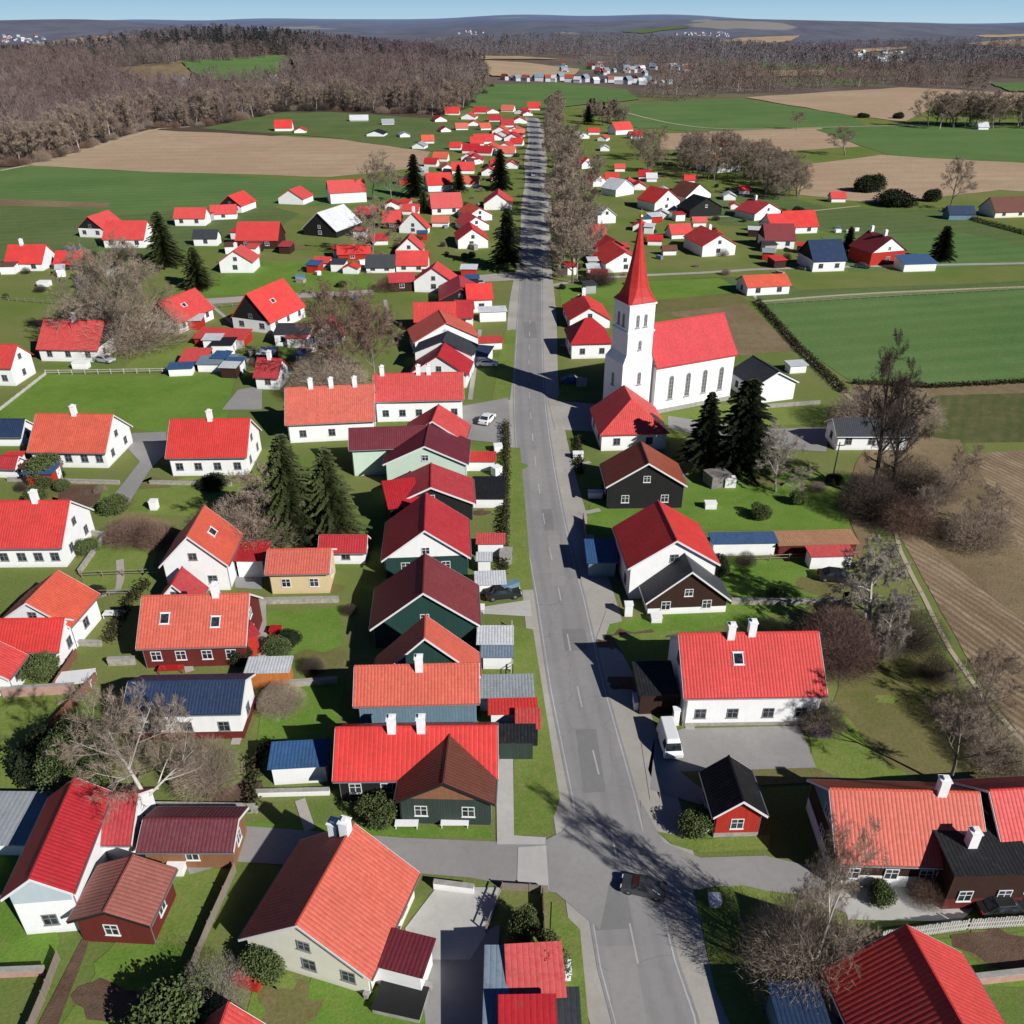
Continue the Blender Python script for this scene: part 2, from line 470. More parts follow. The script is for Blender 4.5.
    if D < 150 and t != 'f' and not hip:
        W = LY if axis == 'x' else LX; Lr = (LX if axis == 'x' else LY)/2+.37
        s_ = rise/(W/2); oe = .45; ez = h-s_*oe
        for sg in (-1, 1):
            bb = MB()
            for sl in (-1, 1):
                def T(uu, ww, z): return (uu, ww, z) if axis == 'x' else (-ww, uu, z)
                p0, p1 = (sg*Lr, sl*(W/2+oe), ez+.16), (sg*Lr, 0, h+rise+.16)
                for dx in (0,):
                    A_ = T(*p0); B_ = T(*p1); A2 = (A_[0], A_[1], A_[2]-.26); B2 = (B_[0], B_[1], B_[2]-.26)
                    off = sg*.03
                    A3, B3, A4, B4 = [((p[0]+off, p[1], p[2]) if axis == 'x' else (p[0], p[1]+off, p[2])) for p in (A_, B_, A2, B2)]
                    bb.face([A4, B4, B3, A3]); bb.face([A_, B_, B3, A3]); bb.face([A2, B2, B4, A4])
            bb.build('bargeboard', tm, e)
        for sl in (-1, 1):
            gt = MB()
            p0 = T(-Lr+.05, sl*(W/2+oe+.07), ez+.04); p1 = T(Lr-.05, sl*(W/2+oe+.07), ez+.04)
            gt.tube(p0, p1, .07, .07, 6)
            c0 = T(-Lr+.5, sl*(W/2+.08), ez); c1 = T(-Lr+.5, sl*(W/2+.08), .1); gt.tube(c0, c1, .045, .045, 5)
            gt.build('gutter', METAL, e)
    if plinth:
        pm = {'stone': STONE, 'white': WALL['white'], 'red': WALL['maroon']}[plinthm]
        k = MB(); d_ = .05
        k.box(-hx-d_, hx+d_, -hy-d_, hy+d_, 0, plinth, bottom=False); k.build('plinth', pm, e)
    # chimneys: list of (frac along ridge 0..1, across frac -1..1)
    for c in chim:
        fr, ac = (c if isinstance(c, tuple) else (c, 0))
        if axis == 'x': x, y = -hx+LX*fr, ac*hy; zt = h+rise*(1-abs(ac))
        else: x, y = ac*hx, -hy+LY*fr; zt = h+rise*(1-abs(ac))
        cw = .72 if near else .8
        chimney(ro, x, y, zt+1.5, zt-.9, cw)
    for s0 in sky:   # skylights on front slope (a) or right slope (p)
        fr, dn = s0
        sl = math.atan2(rise, (hy if axis == 'x' else hx))
        k = MB(); k.box(-.5, .5, -.6, .6, .0, .09); k.box(-.58, .58, -.68, -.6, 0, .12); k.box(-.58, .58, .6, .68, 0, .12)
        kk = k.build('skylight', TRIM_W, ro)
        kg = MB(); kg.face([(-.42, -.5, .1), (.42, -.5, .1), (.42, .5, .1), (-.42, .5, .1)]); kg.build('pane', GL, kk)
        if axis == 'x': kk.location = (-hx+LX*fr, -hy*dn, h+rise*(1-dn)+.19); kk.rotation_euler = (sl, 0, 0)
        else: kk.location = (hx*dn, -hy+LY*fr, h+rise*(1-dn)+.19); kk.rotation_euler = (0, sl, 0)
    # windows
    if win and D < 330:
        fr_ = frame or (TRIM_W if wall not in ('white', 'cream') else plain('frame_grey', (.25, .25, .26), var=.1))
        zs = max(.7, min(1.0, h-1.6)); wh = min(1.2, h-zs-.2)
        if wh > .5:
            nf = nwin if nwin is not None else max(1, int(LX/3.6))
            ww = 1.1 if near else 1.3
            for i in range(nf):
                x = -hx+LX*(i+.5+random.uniform(-.06, .06))/nf
                if door and i == nf//2: put_door(e, x, -hy-.002, 0, z=0, m=TRIM_B if wall in ('white', 'cream', 'mint') else TRIM_W)
                else: put_window(e, x, -hy-.002-(.05 if plinth and plinth > zs else 0), zs, 0, ww, wh, fr_)
                if h > 5: put_window(e, x, -hy-.002, zs+2.7, 0, ww, 1.2, fr_)
            ns = max(1, int(LY/4))
            for i in range(ns):
                y = -hy+LY*(i+.5)/ns
                if D < 230:
                    put_window(e, hx+.016, y, zs, R(90), 1.0, wh, fr_)
                    put_window(e, -hx-.016, y, zs, R(-90), 1.0, wh, fr_)
            if not hip and rise > 2.2 and t != 'f':
                if axis == 'y': put_window(e, 0, -hy-.02, h+.35, 0, 1.0, 1.0, fr_)
                elif D < 230:
                    put_window(e, hx+.02, 0, h+.35, R(90), 1.0, 1.0, fr_); put_window(e, -hx-.02, 0, h+.35, R(-90), 1.0, 1.0, fr_)
    e['dims'] = [LX, LY, h, rise]
    del e['dims']
    e_info = dict(o=e, LX=LX, LY=LY, h=h, rise=rise, roof=ro, C=C, u=u, n=n)
    return e_info
# ---------------------------------------------------------------- terrain and ground sheets
def structure(o, name=None): o['kind'] = 'structure'; return o
LAWN = ground_mat('lawn_grass', (.18, .265, .05), (.235, .31, .07), (.32, .31, .115), .11, .8, 4)
LAWN2 = ground_mat('bright_grass', (.14, .27, .036), (.19, .32, .052), (.27, .30, .085), .09, .7, 4)
ROUGH = ground_mat('rough_grass', (0.169, 0.176, 0.052), (0.221, 0.202, 0.078), (0.286, 0.221, 0.117), .08, .6, 3)
FIELD = ground_mat('field_crop', (.11, .215, .06), (.15, .25, .075), (.17, .23, .085), .02, .15, 1.5, stripes=(1.35, 7, (.19, .28, .11), .4))
FIELD2 = ground_mat('field_crop_dull', (.105, .175, .05), (.145, .205, .065), (.20, .21, .095), .03, .2, 1.5, stripes=(1.3, 6, (.18, .21, .09), .5))
TAN = ground_mat('bare_soil_field', (0.537, 0.378, 0.244), (0.610, 0.451, 0.305), (0.488, 0.329, 0.207), .012, .1, .8, stripes=(1.45, 14, (.36, .25, .16), .5), bump=.2)
PLOUGH = ground_mat('ploughed_soil', (.26, .18, .11), (.36, .26, .16), (.19, .135, .08), .05, .4, 3, stripes=(-.42, .95, (.50, .39, .26), .75), bump=.8)
BROWNG = ground_mat('brown_scrub', (.27, .19, .11), (.34, .255, .15), (.17, .15, .07), .06, .5, 3, bump=.7)
BEDSOIL = ground_mat('garden_soil', (.17, .10, .07), (.22, .14, .10), (.10, .07, .05), .3, 2, 8, bump=.8)
VINE = ground_mat('row_crop', (0.125, 0.138, 0.050), (0.175, 0.163, 0.069), (0.250, 0.200, 0.112), .05, .4, 3, stripes=(.5, 2.2, (.06, .10, .025), .7))
FLOOR = ground_mat('forest_floor', (0.098, 0.072, 0.058), (0.143, 0.104, 0.078), (0.078, 0.065, 0.046), .02, .2, 1, bump=.6)

def tar(name, ca, cb, wheel=False):
    t = NT(name); p = pos(t)
    col = t.mix(t.ramp(t.noise(p, .12, 5, .6), .35, .65), ca, cb)
    col = t.mix(t.math('MULTIPLY', t.ramp(t.noise(p, 1.4, 6, .75), .45, .75), .4), col, mscale(ca, .72))
    uv = t.n('ShaderNodeUVMap'); sep = t.n('ShaderNodeSeparateXYZ'); t.l(uv.outputs[0], sep.inputs[0])
    if wheel:
        w = t.math('COSINE', t.math('MULTIPLY', sep.outputs[0], 2*math.pi/1.75))
        nz = t.noise(p, .3, 3)
        col = t.mix(t.math('MULTIPLY', t.math('MULTIPLY', t.ramp(w, -.2, 1), nz), .5), col, mscale(ca, .66))
        cr = t.n('ShaderNodeTexVoronoi', feature='DISTANCE_TO_EDGE'); cr.inputs['Scale'].default_value = .16
        wv = t.n('ShaderNodeVectorMath', operation='ADD'); t.l(p, wv.inputs[0])
        nn = t.n('ShaderNodeTexNoise'); nn.inputs['Scale'].default_value = .7; t.l(p, nn.inputs[0]); t.l(nn.outputs[1], wv.inputs[1])
        t.l(wv.outputs[0], cr.inputs['Vector'])
        ck = t.math('SUBTRACT', 1.0, t.ramp(cr.outputs[0], .0, .006))
        col = t.mix(t.math('MULTIPLY', ck, .5), col, mscale(ca, .4))
    fine = t.noise(p, 22, 3, .7)
    col = t.mix(t.math('MULTIPLY', t.ramp(fine, .4, .7), .25), col, mscale(cb, 1.25))
    t.bump(fine, .25, .02)
    t.l(col, t.b.inputs['Base Color']); t.b.inputs['Roughness'].default_value = .9
    t.b.inputs['Specular IOR Level'].default_value = .2
    return t.m
ASPH = tar('asphalt', (.27, .26, .255), (.32, .31, .30), True)
ASPH2 = tar('old_asphalt', (.28, .265, .255), (.34, .325, .31))
GRAV = tar('gravel_shoulder', (.37, .34, .30), (.47, .435, .39))
CONC = tar('concrete', (.46, .44, .41), (.55, .53, .49))
LINE = tar('road_paint', (.38, .375, .36), (.56, .55, .53))
PATHM = tar('sandy_path', (.42, .35, .24), (.52, .44, .32))

def terrain_mat():
    t = NT('terrain_ground'); p = pos(t)
    ln = t.n('ShaderNodeVectorMath', operation='LENGTH'); t.l(p, ln.inputs[0]); D = ln.outputs['Value']
    near = t.mix(t.ramp(t.noise(p, .035, 5, .65), .4, .62), (.165, .24, .055), (.25, .265, .09))
    near = t.mix(t.math('MULTIPLY', t.ramp(t.noise(p, .4, 6, .7), .45, .75), .45), near, (.26, .22, .115))
    fine = t.noise(p, 3.5, 5, .75); near = t.mix(t.ramp(fine, .35, .7), t.mix(.3, near, (.01, .012, .004)), near)
    mp = t.n('ShaderNodeMapping'); t.l(p, mp.inputs[0]); mp.inputs['Scale'].default_value = (1, .6, 1)
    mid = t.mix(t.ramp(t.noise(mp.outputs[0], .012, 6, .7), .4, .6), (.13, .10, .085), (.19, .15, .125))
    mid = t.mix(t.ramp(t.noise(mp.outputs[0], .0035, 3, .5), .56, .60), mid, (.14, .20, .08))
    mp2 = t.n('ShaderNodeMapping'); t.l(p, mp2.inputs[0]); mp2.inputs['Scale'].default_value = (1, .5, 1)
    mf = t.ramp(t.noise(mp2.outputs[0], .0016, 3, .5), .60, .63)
    far = t.mix(t.ramp(t.noise(mp2.outputs[0], .006, 8, .75), .38, .62), (.115, .125, .17), (.165, .175, .215))  # far and vfar have bluish distance haze painted into their base colour
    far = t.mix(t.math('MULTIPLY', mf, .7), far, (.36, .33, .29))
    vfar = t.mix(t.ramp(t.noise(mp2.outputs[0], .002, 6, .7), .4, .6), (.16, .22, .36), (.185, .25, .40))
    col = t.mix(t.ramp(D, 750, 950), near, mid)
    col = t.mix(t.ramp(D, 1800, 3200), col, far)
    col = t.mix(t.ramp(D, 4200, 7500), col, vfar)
    t.bump(fine, .4, .15)
    t.l(col, t.b.inputs['Base Color']); t.b.inputs['Roughness'].default_value = 1
    t.b.inputs['Specular IOR Level'].default_value = 0
    return t.m
def build_terrain():
    ys = [-90, -40, 0, 50, 120, 200, 300, 400]
    while ys[-1] < 11800: ys.append(ys[-1]*1.018+4)
    ss = np.linspace(-1.7, 1.7, 181)
    v = []; f = []
    for y in ys:
        for s in ss:
            x = s*(y+190); v.append((x, y, hgt(x, y)))
    n = len(ss)
    for j in range(len(ys)-1):
        for i in range(n-1): a = j*n+i; f.append((a, a+1, a+n+1, a+n))
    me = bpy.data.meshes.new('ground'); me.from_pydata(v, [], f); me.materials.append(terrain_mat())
    me.polygons.foreach_set('use_smooth', np.ones(len(f), dtype=bool))
    structure(link('ground', me))
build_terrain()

def area_world(name, pts, m, z=.02, parent=None):
    far = max(p[1] for p in pts) > 415
    bm = bmesh.new(); vs = [bm.verts.new((p[0], p[1], 0)) for p in pts]
    fc = bm.faces.new(vs); bmesh.ops.triangulate(bm, faces=[fc])
    if far:
        x0 = min(p[0] for p in pts); x1 = max(p[0] for p in pts); y0 = min(p[1] for p in pts); y1 = max(p[1] for p in pts)
        st = 14 if y1 < 1200 else 30
        for x in np.arange(x0+st, x1, st): bmesh.ops.bisect_plane(bm, geom=bm.verts[:]+bm.edges[:]+bm.faces[:], plane_co=(x, 0, 0), plane_no=(1, 0, 0))
        for y in np.arange(y0+st, y1, st): bmesh.ops.bisect_plane(bm, geom=bm.verts[:]+bm.edges[:]+bm.faces[:], plane_co=(0, y, 0), plane_no=(0, 1, 0))
        for q in bm.verts: q.co.z = hgt(q.co.x, q.co.y) + z + smooth(400, 1000, q.co.y)*.5
    else:
        for q in bm.verts: q.co.z = z
    bm.normal_update()
    for fa in bm.faces:
        if fa.normal.z < 0: fa.normal_flip()
    me = bpy.data.meshes.new(name); bm.to_mesh(me); bm.free()
    me.materials.append(m)
    return structure(link(name, me))
def wobble(px, k=3, amp=1.2):
    out = []; n = len(px)
    for i in range(n):
        a = px[i]; b = px[(i+1) % n]
        for j in range(k):
            t = j/k; out.append((a[0]+(b[0]-a[0])*t+(random.uniform(-amp, amp) if j else 0), a[1]+(b[1]-a[1])*t+(random.uniform(-amp, amp)*.5 if j else 0)))
    return out
ZC = [0.0]
def area(name, px, m, z=.02):
    if name in ('field', 'ploughed_field'): px = wobble(px, 7, .7)
    ZC[0] += .00037
    return area_world(name, [tuple(GT(*p)[:2]) for p in px], m, z+ZC[0])
def strip_world(name, pts, w, m, z, off=0.0, closed=False):
    """ribbon along world polyline; UV.x = metres across"""
    P_ = [Vector((p[0], p[1], 0)) for p in pts]; mb = MB(); L = []
    for i, p in enumerate(P_):
        d = (P_[min(i+1, len(P_)-1)]-P_[max(i-1, 0)]).normalized(); n = Vector((d.y, -d.x, 0))
        wi = w[i] if isinstance(w, (list, tuple)) else w
        of = off[i] if isinstance(off, (list, tuple)) else off
        L.append((p+n*(of-wi/2), p+n*(of+wi/2)))
    s = 0
    for i in range(len(L)-1):
        a, b = L[i]; c, d = L[i+1]
        def Z(q): return (q.x, q.y, z+hgt(q.x, q.y)+smooth(400, 1000, q.y)*.5)
        l = (c-a).length; w0 = (b-a).length; w1 = (d-c).length
        mb.face([Z(a), Z(c), Z(d), Z(b)][::-1], [(-w0/2, s), (-w1/2, s+l), (w1/2, s+l), (w0/2, s)][::-1]); s += l
    return structure(mb.build(name, m))
def resample(px, step=12):
    w = [GT(*p) for p in px]; out = []
    # Catmull-Rom
    for i in range(len(w)-1):
        p0, p1, p2, p3 = w[max(i-1, 0)], w[i], w[i+1], w[min(i+2, len(w)-1)]
        n = max(1, int((p2-p1).length/step))
        for j in range(n):
            t = j/n
            out.append(.5*((2*p1)+(p2-p0)*t+(2*p0-5*p1+4*p2-p3)*t*t+(3*p1-p0-3*p2+p3)*t**3))
    out.append(w[-1]); return out
# --- main road
RC = [(668, 1100), (655, 1019), (638, 964), (603, 793), (578, 690), (561, 601), (544, 520), (533, 440), (529, 380), (530, 320), (532, 260), (534, 200), (534.5, 155), (534, 128), (531, 118)]
road = resample(RC, 6)
nr = len(road)
strip_world('road_shoulder', road, [10.4+1.0*math.sin(i*.3) for i in range(nr)], GRAV, .03, [.75+.3*math.sin(i*.17) for i in range(nr)])
strip_world('main_road', road, 6.1, ASPH, .05)
strip_world('edge_line', road, .13, LINE, .056, 2.75); strip_world('edge_line', road, .10, LINE, .056, -2.8)
def dashes():
    mb = MB(); cum = 0; d_on = 3.0; per = 9.0
    fine = resample(RC[:10], .5)
    for i in range(len(fine)-1):
        a, b = fine[i], fine[i+1]; l = (b-a).length
        if (cum % per) < d_on:
            d = (b-a).normalized(); n = Vector((d.y, -d.x, 0))*.075
            mb.face([(*(a-n)[:2], .06), (*(a+n)[:2], .06), (*(b+n)[:2], .06), (*(b-n)[:2], .06)])
        cum += l
    structure(mb.build('centre_line', LINE))
dashes()
PATCH1 = tar('asphalt_patch', (.21, .205, .20), (.25, .245, .24)); PATCH2 = tar('asphalt_patch_light', (.30, .285, .27), (.34, .325, .31))
for (x, y, sx, sy, k) in [(590,760,1.1,4,0),(610,905,1.6,2.2,0),(556,560,.9,6,1),(575,640,1.4,2,0),(535,470,1,7,1),(625,985,1.2,3,1),(530,330,1.5,6,0),(548,520,.8,3,0)]:
    p = G(x, y); area_world('road_patch', [(p.x-sx+.2, p.y-sy), (p.x+sx, p.y-sy+.2), (p.x+sx-.2, p.y+sy), (p.x-sx, p.y+sy-.1)], (PATCH1, PATCH2)[k], .0525)
# --- distant and near fields (outlines surveyed from the photograph)
area('field', [(0, 200), (0, 168), (60, 167), (150, 171), (330, 181), (400, 178), (425, 168), (440, 195), (330, 205), (230, 207), (120, 215)], FIELD, .03)
area('field', [(0, 260), (0, 206), (110, 206), (250, 200), (300, 214), (260, 240), (120, 256)], FIELD2, .02)
area('field', [(20, 165), (150, 130), (250, 135), (330, 139), (432, 149), (422, 168), (330, 177), (150, 172)], TAN, .04)
area('track', [(0, 206), (0, 199), (110, 203), (108, 208)], BROWNG, .05)
area('field', [(200, 129), (285, 113), (340, 113), (470, 122), (520, 118), (525, 150), (430, 152), (330, 138)], FIELD2, .16)
area('field', [(465, 106), (480, 86), (560, 84), (625, 90), (640, 100), (560, 108), (490, 112)], FIELD, .3)
area('field', [(480, 66), (486, 61), (530, 64), (580, 70), (572, 78), (530, 79), (492, 77)], TAN, .8)
area('field', [(180, 62), (285, 57), (296, 74), (262, 84), (215, 82), (192, 74)], FIELD, 1.2)
area('field', [(112, 70), (180, 63), (192, 75), (186, 87), (150, 84)], BROWNG, 1.2)
area('field', [(605, 106), (740, 99), (850, 116), (868, 128), (700, 132), (620, 127)], FIELD, .05)
area('field', [(745, 98), (900, 88), (1024, 94), (1100, 100), (1100, 112), (940, 104), (905, 122), (850, 116)], TAN, .06)
area('field', [(815, 130), (910, 123), (1100, 130), (1100, 168), (890, 156)], FIELD, .07)
area('field', [(660, 134), (820, 128), (860, 147), (780, 152), (660, 150)], TAN, .05)
area('field', [(785, 168), (880, 155), (1100, 160), (1100, 196), (1000, 190), (880, 204), (800, 195)], TAN, .06)
area('field', [(990, 84), (1100, 82), (1100, 94), (1010, 92)], FIELD, .3)
area('field', [(690, 200), (760, 190), (830, 208), (950, 210), (1024, 235), (1100, 245), (1100, 262), (940, 264), (820, 230), (720, 225)], FIELD2, .03)
area('field', [(820, 236), (960, 232), (1100, 262), (1000, 266), (850, 272)], FIELD, .035)
area('field', [(756, 301), (850, 292), (1200, 284), (1200, 384), (930, 384), (852, 382), (805, 350)], FIELD, .04)
area('field', [(690, 278), (770, 276), (800, 290), (1200, 274), (1200, 284), (756, 300)], FIELD2, .03)
area('bare_plot', [(655, 312), (745, 303), (797, 350), (740, 356), (700, 322)], BROWNG, .03)
area('field', [(660, 293), (735, 285), (748, 304), (655, 314)], ROUGH, .035)
area('field', [(925, 392), (1200, 380), (1200, 440), (960, 443), (905, 442)], VINE, .03)
area('headland', wobble([(852, 384), (1200, 378), (1200, 388), (925, 396), (880, 408), (860, 420)]), BROWNG, .035)
area('ploughed_field', [(905, 458), (1200, 440), (1200, 900), (1040, 760), (985, 690), (935, 600), (888, 515)], PLOUGH, .03)
area('scrub', wobble([(840, 500), (870, 430), (960, 440), (985, 480), (1024, 560), (1100, 640), (1024, 620), (930, 545), (885, 510), (860, 560), (850, 520)], 4, 4), BROWNG, .045)
area('lawn', wobble([(835, 640), (870, 620), (905, 600), (960, 690), (1040, 790), (1010, 792), (815, 775), (812, 735), (838, 690)], 3, 3), ROUGH, .03)
area('lawn', wobble([(828, 700), (850, 720), (880, 760), (930, 785), (815, 780), (808, 735)], 3, 3), LAWN, .04)
strip_world('dirt_track', resample([(892, 512), (900, 550), (925, 600), (950, 650), (985, 700), (1040, 760)], 4), .55, PATHM, .06)
strip_world('field_path', resample([(748, 288), (762, 305), (800, 350), (846, 394), (862, 410)], 5), .9, PATHM, .06)
strip_world('field_path', resample([(545, 287), (600, 278), (700, 273), (800, 268), (1100, 262)], 8), [2.4]*3+[1.8]*60 if False else 2.0, GRAV, .06)
strip_world('field_path', resample([(756, 302), (880, 293), (1100, 284)], 8), 1.2, PATHM, .06)
strip_world('field_path', resample([(860, 206), (780, 214), (740, 216), (690, 218)], 8), 1.2, PATHM, .06)
strip_world('field_path', resample([(600, 106), (700, 128), (860, 127), (1060, 122)], 10), 2.5, PATHM, .2)
strip_world('field_path', resample([(0, 171), (60, 158), (160, 129), (190, 127)], 10), 3, PATHM, .08)
# --- lawns
area('lawn', wobble([(0, 435), (0, 410), (46, 374), (110, 376), (170, 376), (236, 372), (225, 428), (165, 434), (60, 416)]), LAWN2, .03)
area('lawn', wobble([(120, 372), (150, 345), (200, 340), (185, 372)]), LAWN, .03)
area('lawn', wobble([(200, 297), (240, 262), (340, 262), (385, 287), (300, 295)]), LAWN2, .03)
area('lawn', wobble([(520, 448), (533, 590), (505, 590), (497, 448)]), LAWN, .062)
area('lawn', [(513, 626), (533, 630), (560, 800), (548, 834), (514, 836)], LAWN, .062)
area('lawn', wobble([(505, 330), (516, 330), (510, 400), (492, 400)]), LAWN, .03)
area('lawn', wobble([(255, 612), (338, 608), (345, 660), (255, 672)]), LAWN2, .03)
area('lawn', wobble([(262, 692), (345, 680), (335, 745), (258, 750)]), LAWN2, .03)
area('lawn', wobble([(190, 830), (235, 822), (490, 828), (492, 838), (240, 836)]), LAWN2, .03)
area('lawn', wobble([(40, 1060), (110, 950), (170, 870), (235, 868), (160, 1040)]), LAWN, .03)
area('lawn', wobble([(235, 1060), (255, 980), (370, 985), (420, 995), (440, 1060)]), LAWN2, .03)
area('lawn', wobble([(0, 800), (0, 695), (72, 692), (40, 760), (70, 800)]), LAWN, .03)
area('lawn', wobble([(700, 470), (850, 475), (850, 532), (700, 530), (585, 535), (590, 505)]), LAWN2, .03)
area('lawn', wobble([(715, 560), (845, 556), (842, 600), (610, 650), (605, 625), (640, 618)]), LAWN2, .03)
area('lawn', wobble([(612, 636), (680, 630), (676, 700), (640, 690)]), LAWN, .035)
area('lawn', [(563, 383), (583, 380), (584, 400), (556, 402)], LAWN, .062)
area('lawn', wobble([(560, 285), (720, 278), (742, 292), (560, 310)]), LAWN2, .03)
area('lawn', wobble([(135, 490), (240, 484), (250, 520), (130, 515)]), LAWN, .03)
area('lawn', wobble([(90, 545), (160, 545), (150, 590), (80, 590)]), LAWN, .03)
area('lawn', wobble([(655, 405), (830, 405), (825, 425), (650, 425)]), LAWN, .03)
area('lawn', [(657, 832), (700, 840), (770, 835), (770, 850), (700, 853), (672, 845)], LAWN, .062)
area('lawn', [(694, 890), (745, 886), (800, 900), (790, 1060), (745, 1060), (715, 990)], LAWN, .062)
area('lawn', wobble([(880, 945), (1100, 925), (1100, 990), (960, 985)]), LAWN2, .03)
area('lawn', [(680, 772), (815, 768), (850, 782), (700, 788)], ROUGH, .05)
area('lawn', [(552, 902), (580, 930), (592, 1060), (545, 1060)], LAWN, .062)
area('lawn', [(0, 855), (20, 855), (60, 940), (50, 975), (0, 975)], LAWN2, .03)
# --- side streets, drives, paving
area('side_street', [(180, 850), (240, 826), (400, 838), (497, 842), (540, 843), (562, 832), (585, 800), (612, 870), (600, 930), (578, 912), (556, 893), (470, 878), (400, 872), (235, 862), (190, 875)], ASPH2, .04)
area('side_street', [(640, 800), (664, 843), (700, 858), (765, 856), (815, 868), (870, 885), (850, 915), (800, 895), (720, 886), (695, 890), (690, 925), (650, 900)], ASPH2, .041)
area('paved_yard', [(835, 880), (1000, 884), (960, 922), (848, 920)], CONC, .045)
area('driveway', [(650, 790), (655, 740), (682, 729), (800, 726), (816, 768), (700, 772), (740, 800), (700, 805)], ASPH2, .045)
area('driveway', [(660, 800), (648, 770), (654, 740), (640, 735), (650, 800)], GRAV, .043)
area('driveway', [(101, 512), (140, 462), (120, 440), (120, 434), (166, 432), (168, 452), (150, 470), (122, 514)], ASPH2, .04)
area('driveway', [(222, 410), (238, 390), (262, 386), (262, 410)], ASPH2, .04)
area('driveway', [(458, 407), (508, 398), (512, 445), (468, 440)], ASPH2, .04)
area('driveway', [(478, 608), (530, 600), (532, 617), (480, 614)], CONC, .045)
area('footpath', [(500, 700), (513, 748), (514, 836), (546, 838), (545, 845), (497, 845), (496, 745)], CONC, .064)
area('paved_slab', [(518, 848), (546, 846), (549, 890), (517, 886)], CONC, .066)
area('patio', [(405, 929), (437, 887), (502, 888), (486, 934), (470, 960), (420, 960)], CONC, .045)
area('driveway', [(420, 960), (500, 925), (490, 1080), (430, 1080)], ASPH2, .044)
area('driveway', [(596, 432), (555, 430), (548, 400), (600, 405)], GRAV, .042)
area('driveway', [(668, 428), (668, 416), (755, 430), (830, 427), (826, 452), (745, 447)], ASPH2, .042)
area('driveway', [(235, 565), (262, 562), (262, 590), (235, 588)], ASPH2, .042)
area('driveway', [(60, 485), (104, 485), (100, 500), (80, 515), (58, 500)], BEDSOIL, .044)
area('side_path', [(454, 278), (514, 272), (520, 280), (454, 284)], GRAV, .045)
area('side_path', [(188, 300), (282, 294), (374, 290), (374, 295), (282, 299), (188, 306)], GRAV, .045)
area('garden_bed', [(20, 1060), (82, 940), (90, 938), (86, 952), (45, 1060)], BEDSOIL, .045)
for q in ([(700,43),(745,38),(800,36),(792,41),(740,47)], [(30,44),(90,37),(185,35),(190,38),(110,43),(60,50),(25,50)], [(962,44),(1010,40),(1100,40),(1100,46),(1000,48)], [(845,50),(905,47),(910,49),(860,53)], [(430,56),(520,57),(560,60),(470,60)], [(735,73),(830,70),(835,76),(745,78)], [(975,36),(1060,33),(1060,36),(985,38)]):
    area('field', q, TAN, .9)
area('field', [(755,69),(800,67),(850,70),(830,73),(760,72)], FIELD, .8)
area('field', [(620, 32), (680, 27), (690, 28), (640, 34)], FIELD2, 1.5)
area('forest_floor', [(0, 172), (60, 158), (160, 127), (205, 130), (285, 112), (340, 112), (440, 118), (470, 108), (490, 86), (440, 62), (300, 33), (0, 45), (-90, 60), (-90, 172)], FLOOR, -.01)

# worn patches, beds and trodden paths in the gardens
wr = random.Random(77)
GZ = [(0,130,540,600),(60,150,600,740),(100,240,480,520),(250,350,600,760),(180,240,740,800),(10,90,455,500),(590,720,490,540),(700,850,470,530),(700,850,560,600),(610,680,630,700),
      (40,220,880,1000),(260,420,980,1020),(0,230,300,345),(200,420,235,300),(240,420,330,400),(380,500,190,330),(640,860,205,280),(560,740,270,310),(815,960,640,780),(250,380,560,600),(470,510,400,640),(900,1010,930,980)]
for i in range(56):
    z = GZ[i % len(GZ)]; cx, cy = wr.uniform(z[0], z[1]), wr.uniform(z[2], z[3]); p = G(cx, cy); rr = wr.uniform(.8, 3.2)*(1+p.y/260)
    n = 14; an = wr.random()*3; ph = [wr.uniform(.6, 1.15) for _ in range(n)]
    pts = [(p.x+math.cos(k*2*math.pi/n)*rr*ph[k], p.y+math.sin(k*2*math.pi/n)*rr*.6*ph[k]) for k in range(n)]
    ZC[0] += .00037
    area_world('worn_ground', pts, wr.choice([BEDSOIL, ROUGH, LAWN2, ROUGH, LAWN]), .037+ZC[0]*.3)
for q in ([(186,300),(176,322)], [(262,604),(262,660),(250,668)], [(690,730),(690,700)], [(610,612),(600,640)], [(300,800),(310,830)], [(560,345),(585,352)], [(120,560),(118,590),(90,600)], [(475,505),(505,506)], [(480,660),(515,662)],
          [(476,585),(520,588)], [(180,640),(190,672)], [(590,462),(565,470)], [(600,510),(580,514)], [(470,400),(480,330)], [(385,300),(390,330)], [(205,300),(240,330)], [(40,475),(60,470)], [(640,470),(690,476)], [(250,700),(235,745)]):
    strip_world('garden_path', resample(q, 2), .9, GRAV, .068)
# ---------------------------------------------------------------- buildings: (front eave corners in the photograph -> surveyed ground plan)
H_ = house
# bottom left
H_((80,842,128,842), 20, 795, 'a', 'crimson', 'white', 'white cross wing with red roof and dark glazed end, bottom left corner', nwin=0, frame=TRIM_B)
H_((8,893,68,888), 42, 782, 'p', 'crimson', 'white', 'tall white house with red roof and pale grey gable, beside the grey barn roof', gable='paleblue', lowgable=1.3, ap=876, nwin=1)
H_((-70,842,36,843), 12, 795, 'f', 'grey', 'white', 'long low shed with pale grey metal roof at the left edge', pitch=5, style='metal', win=None, name='shed', cat='shed')
H_((75,917,146,921), 24, 860, 'p', 'fade', 'maroon', 'dark red wooden barn with faded pink brown roof, beside the tall white house', ap=909, name='barn', cat='barn', trim='b', nwin=1)
H_((142,850,230,850), 18, 820, 'a', 'burg', 'tanw', 'long low outbuilding with corrugated burgundy roof and brown plank wall', gable='white', name='outbuilding', cat='outbuilding', nwin=1, pitch=28)
